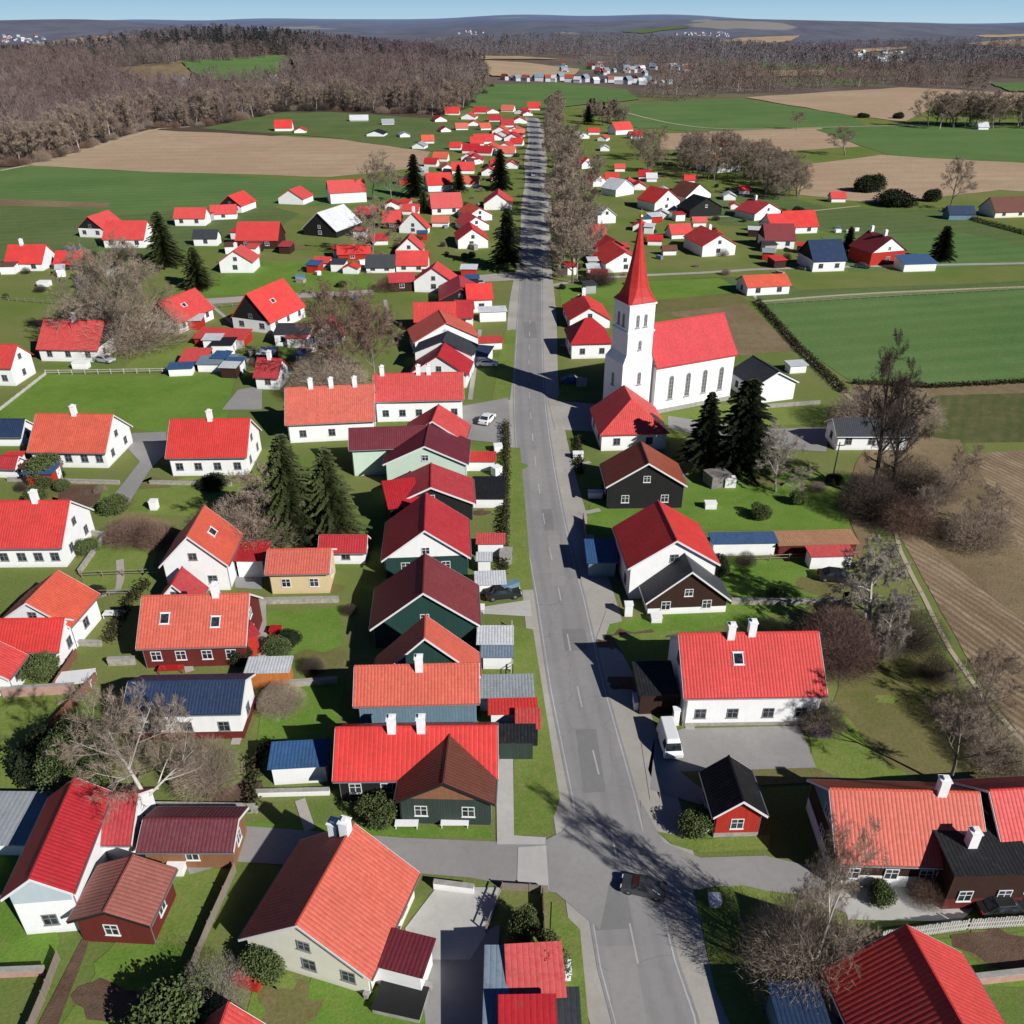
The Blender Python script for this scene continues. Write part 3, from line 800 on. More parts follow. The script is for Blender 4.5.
H_((246,935,367,972), 24, 828, 'p', 'orange', 'cream', 'large cream house with broad orange red tiled roof below the cross street', ap=922, chim=((.93,-.05),(.97,-.3)), nwin=3)
H_((369,961,420,974), 14, 936, 'f', 'burg', 'white', 'small flat extension with burgundy roof against the large cream house', pitch=3, name='extension', cat='extension', win=None, h=2.6)
# bottom centre
H_((511,996,562,993), 14, 948, 'f', 'red', 'white', 'small roadside shed with bright red corrugated roof, upper of the two joined red roofs', pitch=12, style='metal', name='shed', cat='shed', win=None, h=2.6)
H_((503,1052,554,1051), 14, 1000, 'f', 'crimson', 'white', 'small roadside shed with darker red corrugated roof, lower of the two joined red roofs', pitch=12, style='metal', name='shed', cat='shed', win=None, h=2.9)
H_((486,1060,504,1060), 14, 950, 'f', 'bluegrey', 'white', 'narrow lean-to with blue and white roof beside the two red sheds', pitch=4, style='metal', name='lean_to', cat='shed', win=None, h=2.4)
H_((558,1056,579,1056), 14, 992, 'f', 'dgrey', 'dgreen', 'low dark green shed with dark roof nearest the road at the bottom', pitch=3, style='metal', name='shed', cat='shed', win=None, h=2.0)
H_((204,1026,262,1030), 0, 0, 'p', 'red', 'white', 'red roof peak cut by the bottom edge left of centre', ap=1009, L=7, h=2.8, backref=True, win=None)
# bottom right
H_((831,972,960,957), 0, 0, 'p', 'red', 'white', 'large house with steep red tiled roof cut by the bottom edge', h=3.6, ap=931, L=15, backref=True)
H_((796,1075,842,1074), 0, 986, 'f', 'navy', 'bluew', 'flat navy garage against the house cut by the bottom edge', h=2.6, pitch=2, L=7, name='garage', cat='garage', win=None)
H_((840,861,985,865), 24, 792, 'a', 'orange', 'brown', 'long house with corrugated red roof, dark brown boards and white base, right edge', plinth=1.3, plinthm='white', nwin=4, chim=(.76,), name='house', trim='white', gable='bluew')
H_((956,873,1034,871), 36, 820, 'f', 'black', 'brown', 'dark brown house with flat black roof and white chimney between two red roofs', pitch=7, nwin=2, plinth=1.2, plinthm='red', chim=((.5,-.3),))
H_((1010,868,1110,862), 26, 789, 'a', 'red', 'brown', 'red roofed house cut by the right edge behind the flat black roof', plinth=1.2, plinthm='white', nwin=2)
H_((718,812,762,811), 25, 760, 'p', 'black', 'redw', 'little red wooden cabin with dark roof beside the road', ap=799, nwin=1, name='cabin', cat='cabin', plinth=.5)
H_((687,697,823,695), 29, 634, 'a', 'red', 'white', 'wide white house with red roof, two chimneys and a skylight right of the road', chim=((.36,-.05),(.52,.0)), sky=((.40,.45),), nwin=4, plinth=.4)
H_((641,694,676,693), 16, 664, 'f', 'black', 'brown', 'dark lean-to with black roof at the left end of the wide white house', pitch=6, name='annex', cat='annex', win=None, h=2.7)
H_((649,600,727,597), 15, 555, 'p', 'dgrey', 'brown', 'dark brown garage with black gabled roof in front of a white house', ap=571, plinth=.9, plinthm='white', name='garage', cat='garage', nwin=2)
H_((631,566,716,562), 33, 503, 'p', 'red', 'white', 'tall white house with a red roof directly behind the black roofed garage', ap=540, nwin=2)
H_((589,562,616,562), 8, 541, 'f', 'blue', 'bluew', 'small flat blue shed in shade beside the road', pitch=3, name='shed', cat='shed', win=None, h=2.2)
H_((609,485,684,484), 24, 443, 'p', 'rust', 'black', 'black wooden house with rust coloured roof on the right of the road', ap=463, nwin=2, trim='white')
H_((602,433,667,431), 18, 398, 'p', 'red', 'white', 'white house with hipped red roof just below the church tower', hip=True, pitch=36, nwin=2, L=10)
H_((756,386,796,381), 18, 357, 'p', 'dgrey', 'white', 'white shed with dark grey gabled roof to the right of the church', ap=372, nwin=0, name='shed', cat='shed')
H_((791,366,807,365), 5, 361, 'f', 'white', 'white', 'tiny white hut behind the grey roofed shed', pitch=3, name='hut', cat='hut', win=None)
H_((838,437,910,437), 13, 419, 'a', 'dgrey', 'white', 'white house with dark grey roof behind the tall bare trees', nwin=3, pitch=32)
H_((714,543,776,542), 13, 534, 'f', 'blue', 'white', 'long white shed with flat blue roof across the lawn', pitch=4, name='shed', cat='shed', win=None)
H_((780,545,857,543), 11, 532, 'f', 'tan', 'maroon', 'long low shed with tan roof behind the blue roofed shed', pitch=4, name='shed', cat='shed', win=None)
H_((812,556,853,555), 5, 547, 'f', 'red', 'white', 'small red lean-to roof in front of the tan roofed shed', pitch=5, name='lean_to', cat='shed', win=None, h=2.0)
H_((570,320,610,319), 9, 294, 'p', 'red', 'white', 'white gabled house with red roof and chimney, farther of the pair left of the church', ap=308, chim=((.9,0),), nwin=1)
H_((572,344,611,343), 15, 318, 'a', 'crimson', 'white', 'low house with hipped red roof, nearer of the pair left of the church', hip=True, pitch=38, nwin=2)
# roadside, left
H_((400,798,490,800), 25, 738, 'p', 'brown', 'ggreen', 'dark green wooden house with brown gabled roof at the street corner', gable='tanw', ap=781, nwin=2, trim='b')
H_((337,779,494,777), 22, 728, 'a', 'red', 'black', 'long black house with corrugated red roof behind the brown roofed corner house', nwin=5, chim=((.53,-.05),(.34,-.05)), style='metal')
H_((357,705,476,702), 26, 666, 'a', 'orange', 'bluew', 'slate blue boarded house with orange red tiled roof and white chimney', nwin=0, chim=((.52,-.1),))
H_((378,676,476,672), 24, 622, 'p', 'orange', 'dgreen', 'house with orange roof and short ridge directly behind the slate blue house', ap=637, nwin=0)
H_((374,626,476,622), 22, 556, 'p', 'maroon', 'dgreen', 'dark green boarded house with maroon roof facing down the street', ap=592, nwin=0)
H_((385,558,467,555), 20, 495, 'p', 'crimson', 'dgreen', 'dark timber house with crimson roof and white panelled gable', ap=530, gable='white', lowgable=0, nwin=2)
H_((391,505,472,502), 18, 465, 'p', 'crimson', 'black', 'black gabled house with crimson roof, fourth up the street from the brown corner roof', ap=487, nwin=1)
H_((390,508,420,504), 12, 481, 'f', 'crimson', 'black', 'low red roofed wing on the left of the black gabled house', pitch=12, name='wing', cat='extension', win=None, h=3.6)
H_((351,450,426,447), 26, 428, 'a', 'burg', 'mint', 'pale green wing with long burgundy roof and single window', nwin=1)
H_((386,463,465,463), 12, 424, 'p', 'burg', 'mint', 'pale green gabled house with burgundy roof joined to the long pale green wing', ap=446, nwin=0, h=4)
H_((404,438,463,440), 10, 406, 'p', 'red', 'white', 'red roofed white house squeezed behind the burgundy roof', ap=421, nwin=0, h=4.2)
H_((375,402,462,400), 20, 374, 'a', 'red', 'white', 'long white house with bright red roof, right half of the joined pair', nwin=5, chim=((.08,0),(.5,0),(.62,0)))
H_((287,425,373,421), 18, 387, 'a', 'orange', 'white', 'long white house with orange roof and three chimneys, left half of the joined pair', nwin=3, chim=((.28,0),(.52,0),(.8,0)))
H_((412,372,466,374), 14, 344, 'p', 'crimson', 'white', 'white gabled house with red roof just behind the bright red long roof', ap=356, nwin=1)
H_((415,352,472,354), 8, 332, 'p', 'dgrey', 'white', 'house with dark grey roof in the tight row on the left of the road', ap=341, nwin=0, h=4)
H_((415,342,478,337), 14, 311, 'p', 'orange', 'white', 'house with orange red roof directly behind the dark grey one', ap=323, nwin=1)
H_((415,322,455,321), 11, 303, 'a', 'red', 'white', 'low white house with red roof, left of the orange roofed one', nwin=2)
H_((455,318,472,318), 11, 301, 'a', 'crimson', 'white', 'narrow crimson roofed house at the end of the tight row', nwin=1)
H_((440,300,482,299), 10, 276, 'p', 'crimson', 'black', 'dark gabled house with crimson roof near the side lane', ap=289, nwin=0)
H_((468,301,492,300), 12, 284, 'a', 'red', 'white', 'small red roofed house beside the road by the side lane', nwin=1)
H_((414,281,453,282), 11, 262, 'p', 'red', 'white', 'white gabled house with red roof beside the side lane', ap=268, nwin=1)
H_((390,282,414,281), 8, 273, 'a', 'crimson', 'brown', 'low crimson wing beside the white gabled house at the lane', nwin=1, h=2.6)
H_((366,267,394,267), 6, 255, 'a', 'dgrey', 'white', 'little white house with dark grey roof in the left gardens', nwin=2)
H_((396,265,427,265), 7, 251, 'a', 'red', 'white', 'little white house with red roof next to the dark grey one', nwin=2)
H_((338,254,370,253), 7, 245, 'a', 'red', 'redw', 'low red walled shed with red roof', nwin=1, name='shed', cat='shed')
H_((396,250,422,250), 6, 233, 'p', 'red', 'white', 'small gabled house with red roof above the dark and red pair', ap=238, nwin=1)
H_((399,227,427,228), 6, 211, 'p', 'red', 'white', 'white gabled house with red roof and dark chimney', ap=213, nwin=1, chim=((.5,0),))
H_((383,222,400,222), 7, 211, 'a', 'red', 'brown', 'brown walled wing left of the white gabled house with chimney', nwin=1)
H_((357,214,376,214), 3, 207, 'a', 'crimson', 'brown', 'tiny shed with crimson roof', nwin=0, name='shed', cat='shed')
H_((303,228,336,231), 7, 200, 'p', 'white', 'black', 'dark gabled house with a white roof', ap=213, nwin=1, trim='b')
H_((330,193,366,191), 11, 180, 'a', 'red', 'white', 'tall white house with red roof at the edge of the tan field', nwin=1)
H_((278,198,303,199), 6, 186, 'p', 'red', 'white', 'small house with red hipped roof at the edge of the green field', ap=190, nwin=1)
H_((432,208,462,207), 7, 193, 'a', 'red', 'white', 'white house with rectangular red roof near the two conifers, nearer one', nwin=2)
H_((428,185,452,184), 7, 173, 'a', 'red', 'white', 'white house with rectangular red roof near the two conifers, farther one', nwin=2)
H_((458,240,488,239), 9, 222, 'p', 'red', 'white', 'white gabled house with red roof, nearest in the row beside the tall conifer', ap=229, nwin=1)
H_((464,226,489,224), 6, 212, 'p', 'red', 'white', 'gabled house with red roof, second in the row beside the tall conifer', ap=217, nwin=1)
H_((468,216,492,214), 6, 203, 'p', 'orange', 'white', 'gabled house with orange roof, third in the row beside the tall conifer', ap=208, nwin=1)
H_((484,204,512,204), 6, 189, 'p', 'red', 'white', 'gabled house with red roof at the head of the row beside the tall conifer', ap=194, nwin=1)
# left block
H_((147,318,177,322), 12, 289, 'p', 'red', 'white', 'white house with black gable and roof skylight, just right of the large spreading bare tree', gable='black', ap=303, nwin=3, sky=((.45,.5),))
H_((232,317,270,322), 12, 279, 'p', 'red', 'white', 'white house with black gable and red roof beside the lane', gable='black', ap=294, nwin=2, sky=((.4,.5),))
H_((38,349,97,350), 12, 321, 'a', 'red', 'white', 'white house with red roof and black gable, left of the large spreading bare tree', gable='black', nwin=3, chim=(.5,))
H_((-30,367,10,368), 18, 345, 'a', 'red', 'white', 'white house with red roof cut by the left edge above the big lawn', nwin=2)
H_((5,263,41,263), 8, 245, 'a', 'red', 'white', 'white house with red roof at the left edge below the green field', nwin=2, chim=(.35,))
H_((54,264,80,264), 6, 251, 'a', 'red', 'brown', 'brown walled house with red roof next to the left edge house', nwin=2)
H_((78,228,103,229), 9, 210, 'p', 'red', 'white', 'white house with black gable and red roof at the green field', gable='black', ap=217, nwin=2)
H_((103,239,143,239), 9, 221, 'a', 'red', 'white', 'long white house with red roof touching the black gabled one', nwin=3)
H_((174,218,204,218), 8, 208, 'a', 'red', 'white', 'white house with red roof beyond the dark conifer', nwin=2)
H_((211,214,236,213), 6, 205, 'a', 'red', 'white', 'small white house at the edge of the green field, right of the tall spruce', nwin=1)
H_((219,205,241,206), 7, 190, 'p', 'red', 'white', 'white house with black gable farthest out at the green field', gable='black', ap=196, nwin=1)
H_((236,240,277,240), 9, 222, 'a', 'red', 'brown', 'brown house with red roof above the white gabled house', nwin=2)
H_((219,262,252,262), 11, 245, 'p', 'red', 'white', 'broad white gabled house with red roof right of the small conifer', ap=251, nwin=1, chim=((.7,-.2),))
H_((193,238,216,238), 8, 230, 'a', 'dgrey', 'white', 'small white house with dark grey roof behind the conifer', nwin=1)
H_((168,369,191,368), 6, 363, 'f', 'blue', 'white', 'low white shed left of the blue grey roof', pitch=3, name='shed', cat='shed', win=None)
H_((180,361,205,361), 4, 349, 'f', 'red', 'brown', 'small shed with red roof above the big lawn', pitch=12, name='shed', cat='shed', win=None)
H_((197,364,232,364), 8, 355, 'f', 'bluegrey', 'white', 'white shed with blue grey roof at the top of the big lawn', pitch=5, name='shed', cat='shed', win=None)
H_((211,345,231,345), 9, 338, 'f', 'black', 'white', 'small white hut with flat black roof', pitch=3, name='hut', cat='hut', win=None)
H_((194,338,243,340), 4, 329, 'f', 'red', 'redw', 'long flat red roof below the black gabled house by the lane', pitch=8, name='shed', cat='shed', win=None)
H_((255,377,277,378), 12, 359, 'a', 'crimson', 'white', 'little white house with crimson roof beside the grey drive', nwin=1, chim=(.5,))
H_((274,334,308,334), 12, 324, 'f', 'dgrey', 'white', 'white hut with flat dark roof beside the brick coloured bare tree', pitch=6, name='hut', cat='hut', nwin=2)
H_((314,335,343,334), 10, 314, 'p', 'crimson', 'greyw', 'grey stone house with crimson roof half hidden by the bare tree', ap=321, nwin=1)
H_((30,452,104,453), 15, 415, 'a', 'orange', 'white', 'white house with orange red roof and white chimney, lower left of the big lawn', nwin=5, chim=((.5,0),))
H_((168,458,245,457), 18, 420, 'a', 'red', 'white', 'white house with red roof and chimney at the lower right of the big lawn', nwin=4, chim=((.5,0),))
H_((-40,437,20,437), 9, 420, 'a', 'navy', 'white', 'white house with dark blue roof cut by the left edge', nwin=1)
H_((-20,468,14,469), 9, 457, 'a', 'crimson', 'white', 'small red roof in the left edge gardens', nwin=0, name='shed', cat='shed')
H_((-60,548,60,547), 20, 502, 'a', 'red', 'white', 'large white house with bright red roof cut by the left edge', nwin=7, chim=((.73,0),))
H_((2,620,68,624), 25, 573, 'p', 'orange', 'white', 'white gabled house with orange red roof at the left edge', ap=602, nwin=2)
H_((-20,652,57,651), 16, 620, 'a', 'red', 'white', 'white wing with bright red roof before the gabled house at the left edge', nwin=3)
H_((-50,676,6,676), 20, 640, 'p', 'red', 'white', 'red roofed corner wing cut by the left edge above the brown wall', ap=660, nwin=1)
H_((163,563,225,562), 28, 508, 'p', 'orange', 'white', 'tall white gabled house with orange red roof and dark skylight', ap=536, nwin=2, sky=((.5,.45),))
H_((159,601,195,601), 10, 578, 'p', 'crimson', 'white', 'small pointed red roof behind the maroon house', ap=584, nwin=0, name='shed', cat='shed')
H_((140,648,243,645), 20, 596, 'a', 'orange', 'maroon', 'maroon wooden house with orange red roof, white window frames and two roof hatches', nwin=4, sky=((.22,.5),(.72,.6)), chim=((.7,0),))
H_((243,640,257,634), 18, 610, 'f', 'crimson', 'redw', 'narrow crimson lean-to on the right end of the maroon house', pitch=10, name='lean_to', cat='shed', win=None, h=2.6)
H_((268,574,327,573), 20, 550, 'a', 'orange', 'yellow', 'pale yellow house with orange red roof', nwin=2, pitch=32)
H_((321,552,364,552), 12, 536, 'a', 'crimson', 'white', 'small white outbuilding with red roof beside the pale yellow house', nwin=1, name='outbuilding', cat='outbuilding')
H_((236,560,262,560), 4, 543, 'f', 'crimson', 'white', 'flat crimson garage roof between the tall gabled house and the yellow house', pitch=4, name='garage', cat='garage', win=None, h=2.6)
H_((126,715,238,713), 25, 682, 'a', 'navy', 'white', 'white house with dark blue roof and brown window band behind the big bare tree', nwin=3, pitch=30, plinth=.9, plinthm='red')
H_((271,767,325,764), 18, 744, 'f', 'blue', 'white', 'white shed with bright blue roof on the lawn', pitch=12, name='shed', cat='shed', win=None)
H_((247,672,287,671), 17, 659, 'f', 'white', 'orangew', 'orange and white trailer parked beside the maroon house', pitch=2, name='trailer', cat='trailer', win=None)
H_((393,645,410,645), 14, 622, 'f', 'blue', 'white', 'narrow blue roofed shed in the shade between houses', pitch=4, name='shed', cat='shed', win=None, h=2.2) if False else None
# strip of small sheds between the left row and the road
RS = 'small roadside sheds between the left row of houses and the road'
def shed(q, hp, Ry, roof, wall, label, h=None): H_(q, hp, Ry, 'f', roof, wall, label, pitch=5, name='shed', cat='shed', win=None, group=RS, h=h)
shed((480,699,532,698), 12, 677, 'grey', 'white', 'roadside shed with flat pale grey roof')
shed((491,713,535,712), 4, 701, 'red', 'white', 'low red roof directly below the flat pale grey roof', 2.2)
shed((496,741,533,741), 10, 727, 'black', 'ggreen', 'black roofed roadside shed below the red roof', 2.4)
shed((518,727,538,727), 6, 711, 'red', 'black', 'small bright red roof nearest the verge', 2.5)
shed((483,656,511,656), 13, 649, 'bluegrey', 'white', 'white hut with blue grey roof beside the road')
shed((479,643,511,643), 5, 628, 'white', 'white', 'white flat roofed roadside shed above the blue grey hut', 2.2)
shed((477,584,504,583), 7, 573, 'white', 'white', 'white roadside shed level with the maroon roof')
shed((478,543,503,543), 4, 535, 'red', 'white', 'tiny roadside shed with red roof', 2.2)
shed((478,560,490,560), 7, 554, 'white', 'white', 'tiny white box shed below the red roofed one', 2.0)
shed((473,498,503,498), 8, 478, 'black', 'white', 'roadside shed with black roof and white base')
shed((467,461,494,461), 10, 453, 'red', 'white', 'roadside shed with red roof beside the burgundy roof')
shed((478,343,502,342), 7, 337, 'red', 'white', 'small roadside shed with red roof beside the tight row')
shed((463,355,486,357), 9, 346, 'navy', 'white', 'white shed with navy roof where the church shadow ends')
shed((480,312,506,311), 5, 307, 'white', 'white', 'white roadside shed near the side lane', 2.4)
# right side beyond the church
H_((703,246,736,244), 11, 224, 'p', 'red', 'white', 'white gabled house with red roof standing alone on the right lawns', ap=235, nwin=1, chim=((.8,.3),))
H_((672,234,692,233), 4, 224, 'a', 'red', 'white', 'low white garage with red roof left of the lone gabled house', nwin=0, name='garage', cat='garage')
H_((755,214,781,210), 7, 199, 'p', 'crimson', 'white', 'white gabled house with crimson roof on the far right lawn', ap=203, nwin=1, chim=((.7,0),))
H_((787,227,818,226), 7, 211, 'a', 'red', 'white', 'white house with bright red roof in the right hand group', nwin=2)
H_((772,227,787,226), 5, 214, 'a', 'red', 'white', 'small red roofed annex touching the bright red roof', nwin=1, h=2.5)
H_((766,240,795,240), 9, 224, 'a', 'maroon', 'white', 'white house with dark maroon roof and black gable', gable='black', nwin=2)
H_((814,261,846,260), 11, 240, 'a', 'navy', 'white', 'white house with very dark blue roof in the right hand group', gable='black', nwin=2)
H_((872,253,906,250), 13, 231, 'p', 'maroon', 'redw', 'house with white gable, maroon roof and red lower wall', gable='white', ap=238, nwin=1, chim=((.3,0),(.9,0)))
H_((905,264,937,263), 8, 255, 'f', 'blue', 'white', 'long white shed with blue roof beside the round dark evergreen', pitch=10, name='shed', cat='shed', win=None)
H_((748,287,790,285), 9, 275, 'a', 'orange', 'white', 'white bungalow with orange red roof at the corner of the big green field', nwin=2, pitch=28, name='bungalow', cat='bungalow')
H_((996,212,1030,211), 6, 197, 'a', 'brown', 'cream', 'cream house with brown roof at the right edge of the tan field', nwin=2)
H_((950,214,975,214), 6, 206, 'a', 'navy', 'bluew', 'small dark blue shed near the right edge', nwin=0, name='shed', cat='shed')
H_((606,264,644,262), 9, 240, 'p', 'red', 'white', 'white gabled house with red roof just left of the spire', ap=252, nwin=1)
H_((601,250,628,248), 6, 232, 'p', 'crimson', 'black', 'dark house with crimson roof behind the gabled one left of the spire', ap=240, nwin=0)
H_((589,236,606,235), 4, 225, 'a', 'red', 'black', 'small red roof near the bare road trees', nwin=0)
H_((598,216,616,215), 8, 206, 'p', 'white', 'white', 'small white gabled house with white roof left of the spire', ap=208, nwin=0)
H_((655,203,680,200), 9, 180, 'p', 'red', 'white', 'white house with steep red roof in the group right of the bare trees, upper left', L=10, ap=190, nwin=1)
H_((686,197,711,193), 8, 181, 'p', 'brown', 'white', 'white house with brown roof in the group right of the bare trees, upper right', L=9, ap=184, nwin=1)
H_((690,210,722,207), 8, 194, 'p', 'black', 'black', 'black house with dark roof beneath the brown roofed one', L=8, ap=198, nwin=0)
H_((718,166,741,164), 7, 153, 'p', 'red', 'white', 'white house with red roof beside the bare wood', ap=158, nwin=0)
H_((784,167,799,166), 6, 158, 'a', 'grey', 'white', 'pale grey roofed white barn on the tan field', nwin=0, name='barn', cat='barn')
H_((702,153,716,151), 5, 144, 'p', 'white', 'white', 'tiny all white house in the bare wood', ap=147, nwin=0)
H_((832,198,846,198), 4, 192, 'a', 'red', 'white', 'tiny red roofed house beside two dark bushes on the tan field', nwin=0)
H_((979,127,989,127), 3, 122, 'a', 'white', 'white', 'tiny white farmhouse in front of the bare wood far right', nwin=0)
H_((593,182,607,181), 5, 167, 'p', 'red', 'white', 'small white house with red roof behind the road trees, nearer one', ap=175, nwin=0)
H_((582,164,594,163), 5, 154, 'p', 'red', 'white', 'small white house with red roof behind the road trees, farther one', ap=158, nwin=0)
H_((616,130,633,129), 5, 122, 'a', 'red', 'white', 'small far house with red roof at the corner of the green field', nwin=0)
H_((616,190,634,187), 7, 174, 'p', 'white', 'white', 'small white house with white roof among the far right gardens', L=8, ap=180, nwin=0)
# far along the left of the road: counted individually
FG = 'small far houses along the left of the road'
far = [(283,128,17,8),(300,131,12,5),(359,120,18,5),(375,134,17,5),(428,141,12,6),(441,120,12,6),(452,113,14,6),(468,117,14,6),(480,112,12,5),(493,112,12,5),(507,110,12,5),
       (520,112,12,5),(534,108,12,6),(520,121,14,6),(508,125,12,6),(500,131,16,7),(486,128,10,5),(512,138,16,7),(484,141,20,7),(502,134,12,5),(470,150,16,6),(490,148,16,6),(506,153,16,7),
       (474,160,18,7),(463,170,22,8),(505,146,14,5),(498,165,14,6),(515,130,12,5),(440,158,14,6),(418,146,12,5),(388,123,12,4),(405,135,10,4)]
kinds = [('a','red'),('p','red'),('a','crimson'),('p','orange'),('a','orange'),('p','crimson')]
for i, (x, y, w, hh) in enumerate(far):
    t_, rf = kinds[(i*7) % 6]
    if i in (2,): rf = 'white'
    if i in (3,): rf = 'black'
    if i in (29, 30, 31): rf = 'grey'
    rr = {'white': 'flat white roof', 'black': 'black roof', 'grey': 'grey roof'}.get(rf, 'red roof')
    H_((x-w/2, y, x+w/2, y-random.uniform(-.4, .4)), hh*.5, y-hh, t_, rf, 'white', 'tiny white house with %s far up the left of the road' % rr, nwin=0, ap=(y-hh*.6 if t_ == 'p' else None), group=FG)
FG2 = 'small far houses in the right hand gardens'
for i, (x, y, w, hh) in enumerate([(640,186,12,6),(652,178,10,5),(735,205,8,3),(690,180,10,5),(664,190,10,4),(620,168,10,4),(746,152,12,5),(774,160,10,4),(760,146,10,4),(725,146,9,4),(605,148,9,4),(570,150,9,4)]):
    rf = 'white' if i % 3 == 1 else 'red'
    H_((x-w/2, y, x+w/2, y), hh*.6, y-hh, 'a' if i % 2 else 'p', rf, 'white', 'tiny white house with %s roof among the far right gardens' % rf, nwin=0, ap=y-hh*.6, group=FG2)
rs_ = random.Random(12)
for i, (x, y, w, hh) in enumerate([(477,143,13,6),(496,138,13,6),(519,134,12,5),(468,157,14,6),(484,152,14,6),(511,165,14,6),(455,147,11,5),(446,130,10,5),(462,128,12,5),(474,124,12,5),(495,120,12,5),(528,114,10,4),(516,143,12,5),(489,172,15,7),(470,183,15,7),(448,168,12,6),(430,163,12,5),(498,178,13,5),(410,210,16,6),(392,205,14,6),(440,222,16,6),(345,222,15,6),(380,240,15,6),(350,268,15,5),(322,262,14,5)]):
    t_, rf = kinds[(i*5) % 6]
    H_((x-w/2, y, x+w/2, y-rs_.uniform(-.5, .5)), hh*.5, y-hh, t_, rf, 'white', 'little white house with %s roof in the crowded rows left of the far road' % {'red':'red','crimson':'crimson','orange':'orange'}[rf], nwin=0, ap=(y-hh*.6 if t_ == 'p' else None), group='little houses in the crowded rows left of the far road, '+rf)
for i, (x, y, w, hh) in enumerate([(584,136,11,5),(594,132,11,4),(602,138,9,4),(637,136,12,5),(624,127,12,5),(584,163,10,5),(612,178,13,5),(628,183,14,6),(645,176,12,6),(675,196,15,7),(662,214,14,6),(700,222,13,5),(640,226,14,6),(655,240,14,5),(670,250,13,4),(730,196,12,5),(745,190,10,4),(718,234,10,4)]):
    t_, rf = [('p','white'),('a','red'),('p','red'),('a','crimson'),('a','brown')][i % 5]
    H_((x-w/2, y, x+w/2, y-rs_.uniform(-.5, .5)), hh*.5, y-hh, t_, rf, 'white', 'little white house with %s roof in the gardens right of the far road' % rf, nwin=0, ap=(y-hh*.6 if t_ == 'p' else None), group='little houses in the gardens right of the far road, '+rf)
zz = [(0,125,250,300),(200,300,215,262),(300,400,215,300),(400,480,200,300),(0,60,420,480),(190,260,320,380),(570,600,200,300),(600,720,205,262),(740,900,215,262),(255,330,330,380),(380,500,150,200)]
for i in range(58):
    z_ = zz[i % len(zz)]; x = rs_.uniform(z_[0], z_[1]); y = rs_.uniform(z_[2], z_[3]); w = rs_.uniform(8, 15)*(y/260)
    rf = rs_.choice(['red', 'white', 'dgrey', 'grey', 'crimson', 'blue', 'white', 'brown']); wl = rs_.choice(['white', 'white', 'brown', 'greyw', 'redw'])
    nm_ = {'dgrey': 'dark grey', 'grey': 'pale grey'}.get(rf, rf); wn_ = {'greyw': 'grey', 'redw': 'red'}.get(wl, wl)
    H_((x-w/2, y, x+w/2, y-rs_.uniform(-.8, .8)), 4, y-rs_.uniform(3, 5)*(y/260), 'f', rf, wl, 'small %s walled garden shed with flat %s roof among the middle distance gardens' % (wn_, nm_), pitch=5, win=None, h=2.2, name='garden_shed', cat='shed', group='garden sheds with %s walls and %s roofs' % (wn_, nm_))
# far hamlets: little houses set on the terrain
def hamlet(pts, group, lab):
    hm = []; FW = plaster('far_plaster', (.5, .52, .55))
    for k in range(3):
        m = MB(); m.box(-5, 5, -3.5, 3.5, -1, 4.5); 
        r = MB(); gable_roof(r, 10, 7, 4.5, 3.4, 'x', .5, .4, .2)
        hm.append((m.mesh('wall', FW), r.mesh('roof', roofm(['rust', 'white', 'bluegrey'][k], 'tile', 0))))
    for i, (x, y, s) in enumerate(pts):
        p = GT(x, y); k = i % 3
        e = empty('far_house', p, random.uniform(-1.2, 1.2), lab % ['brown', 'white', 'grey'][k], 'house', group)
        e.scale = (s, s, s)
        link('wall', hm[k][0], e); link('roof', hm[k][1], e)
rnd = random.Random(3)
hamlet([(506+i*7+rnd.uniform(-3, 3), 80+i*.2+rnd.uniform(-1, 1), rnd.uniform(.6, 1)) for i in range(24)], 'far houses beyond the centre field', 'tiny far house with %s roof in the line beyond the centre green field')
hamlet([(rnd.uniform(560, 690), rnd.uniform(66, 77), rnd.uniform(.6, 1.0)) for i in range(30)], 'far houses in the middle woods', 'tiny far house with %s roof among the distant middle woods')
hamlet([(rnd.gauss(878, 14), rnd.uniform(52, 62), rnd.uniform(.5, .9)) for i in range(46)], 'houses of the distant village', 'tiny far house with %s roof in the distant village upper right')
hamlet([(rnd.uniform(0, 45), rnd.uniform(37, 44), rnd.uniform(.7, 1.1)) for i in range(22)], 'houses of the hazy village', 'tiny far house with %s roof in the hazy village upper left')
hamlet([(rnd.uniform(675, 735), rnd.uniform(33, 37), rnd.uniform(.6, 1.0)) for i in range(24)], 'houses of the hilltop village', 'tiny far house with %s roof in the hazy village below the skyline')
hamlet([(rnd.uniform(445, 485), rnd.uniform(32, 35), rnd.uniform(.6, 1.0)) for i in range(8)], 'houses on the far slope', 'tiny far house with %s roof on the blue far slope')
hamlet([(268, 83, 1.0), (273, 83, .8), (180, 88, 1.0)], 'farmhouses by the hill field', 'tiny farmhouse with %s roof by the green hill field')

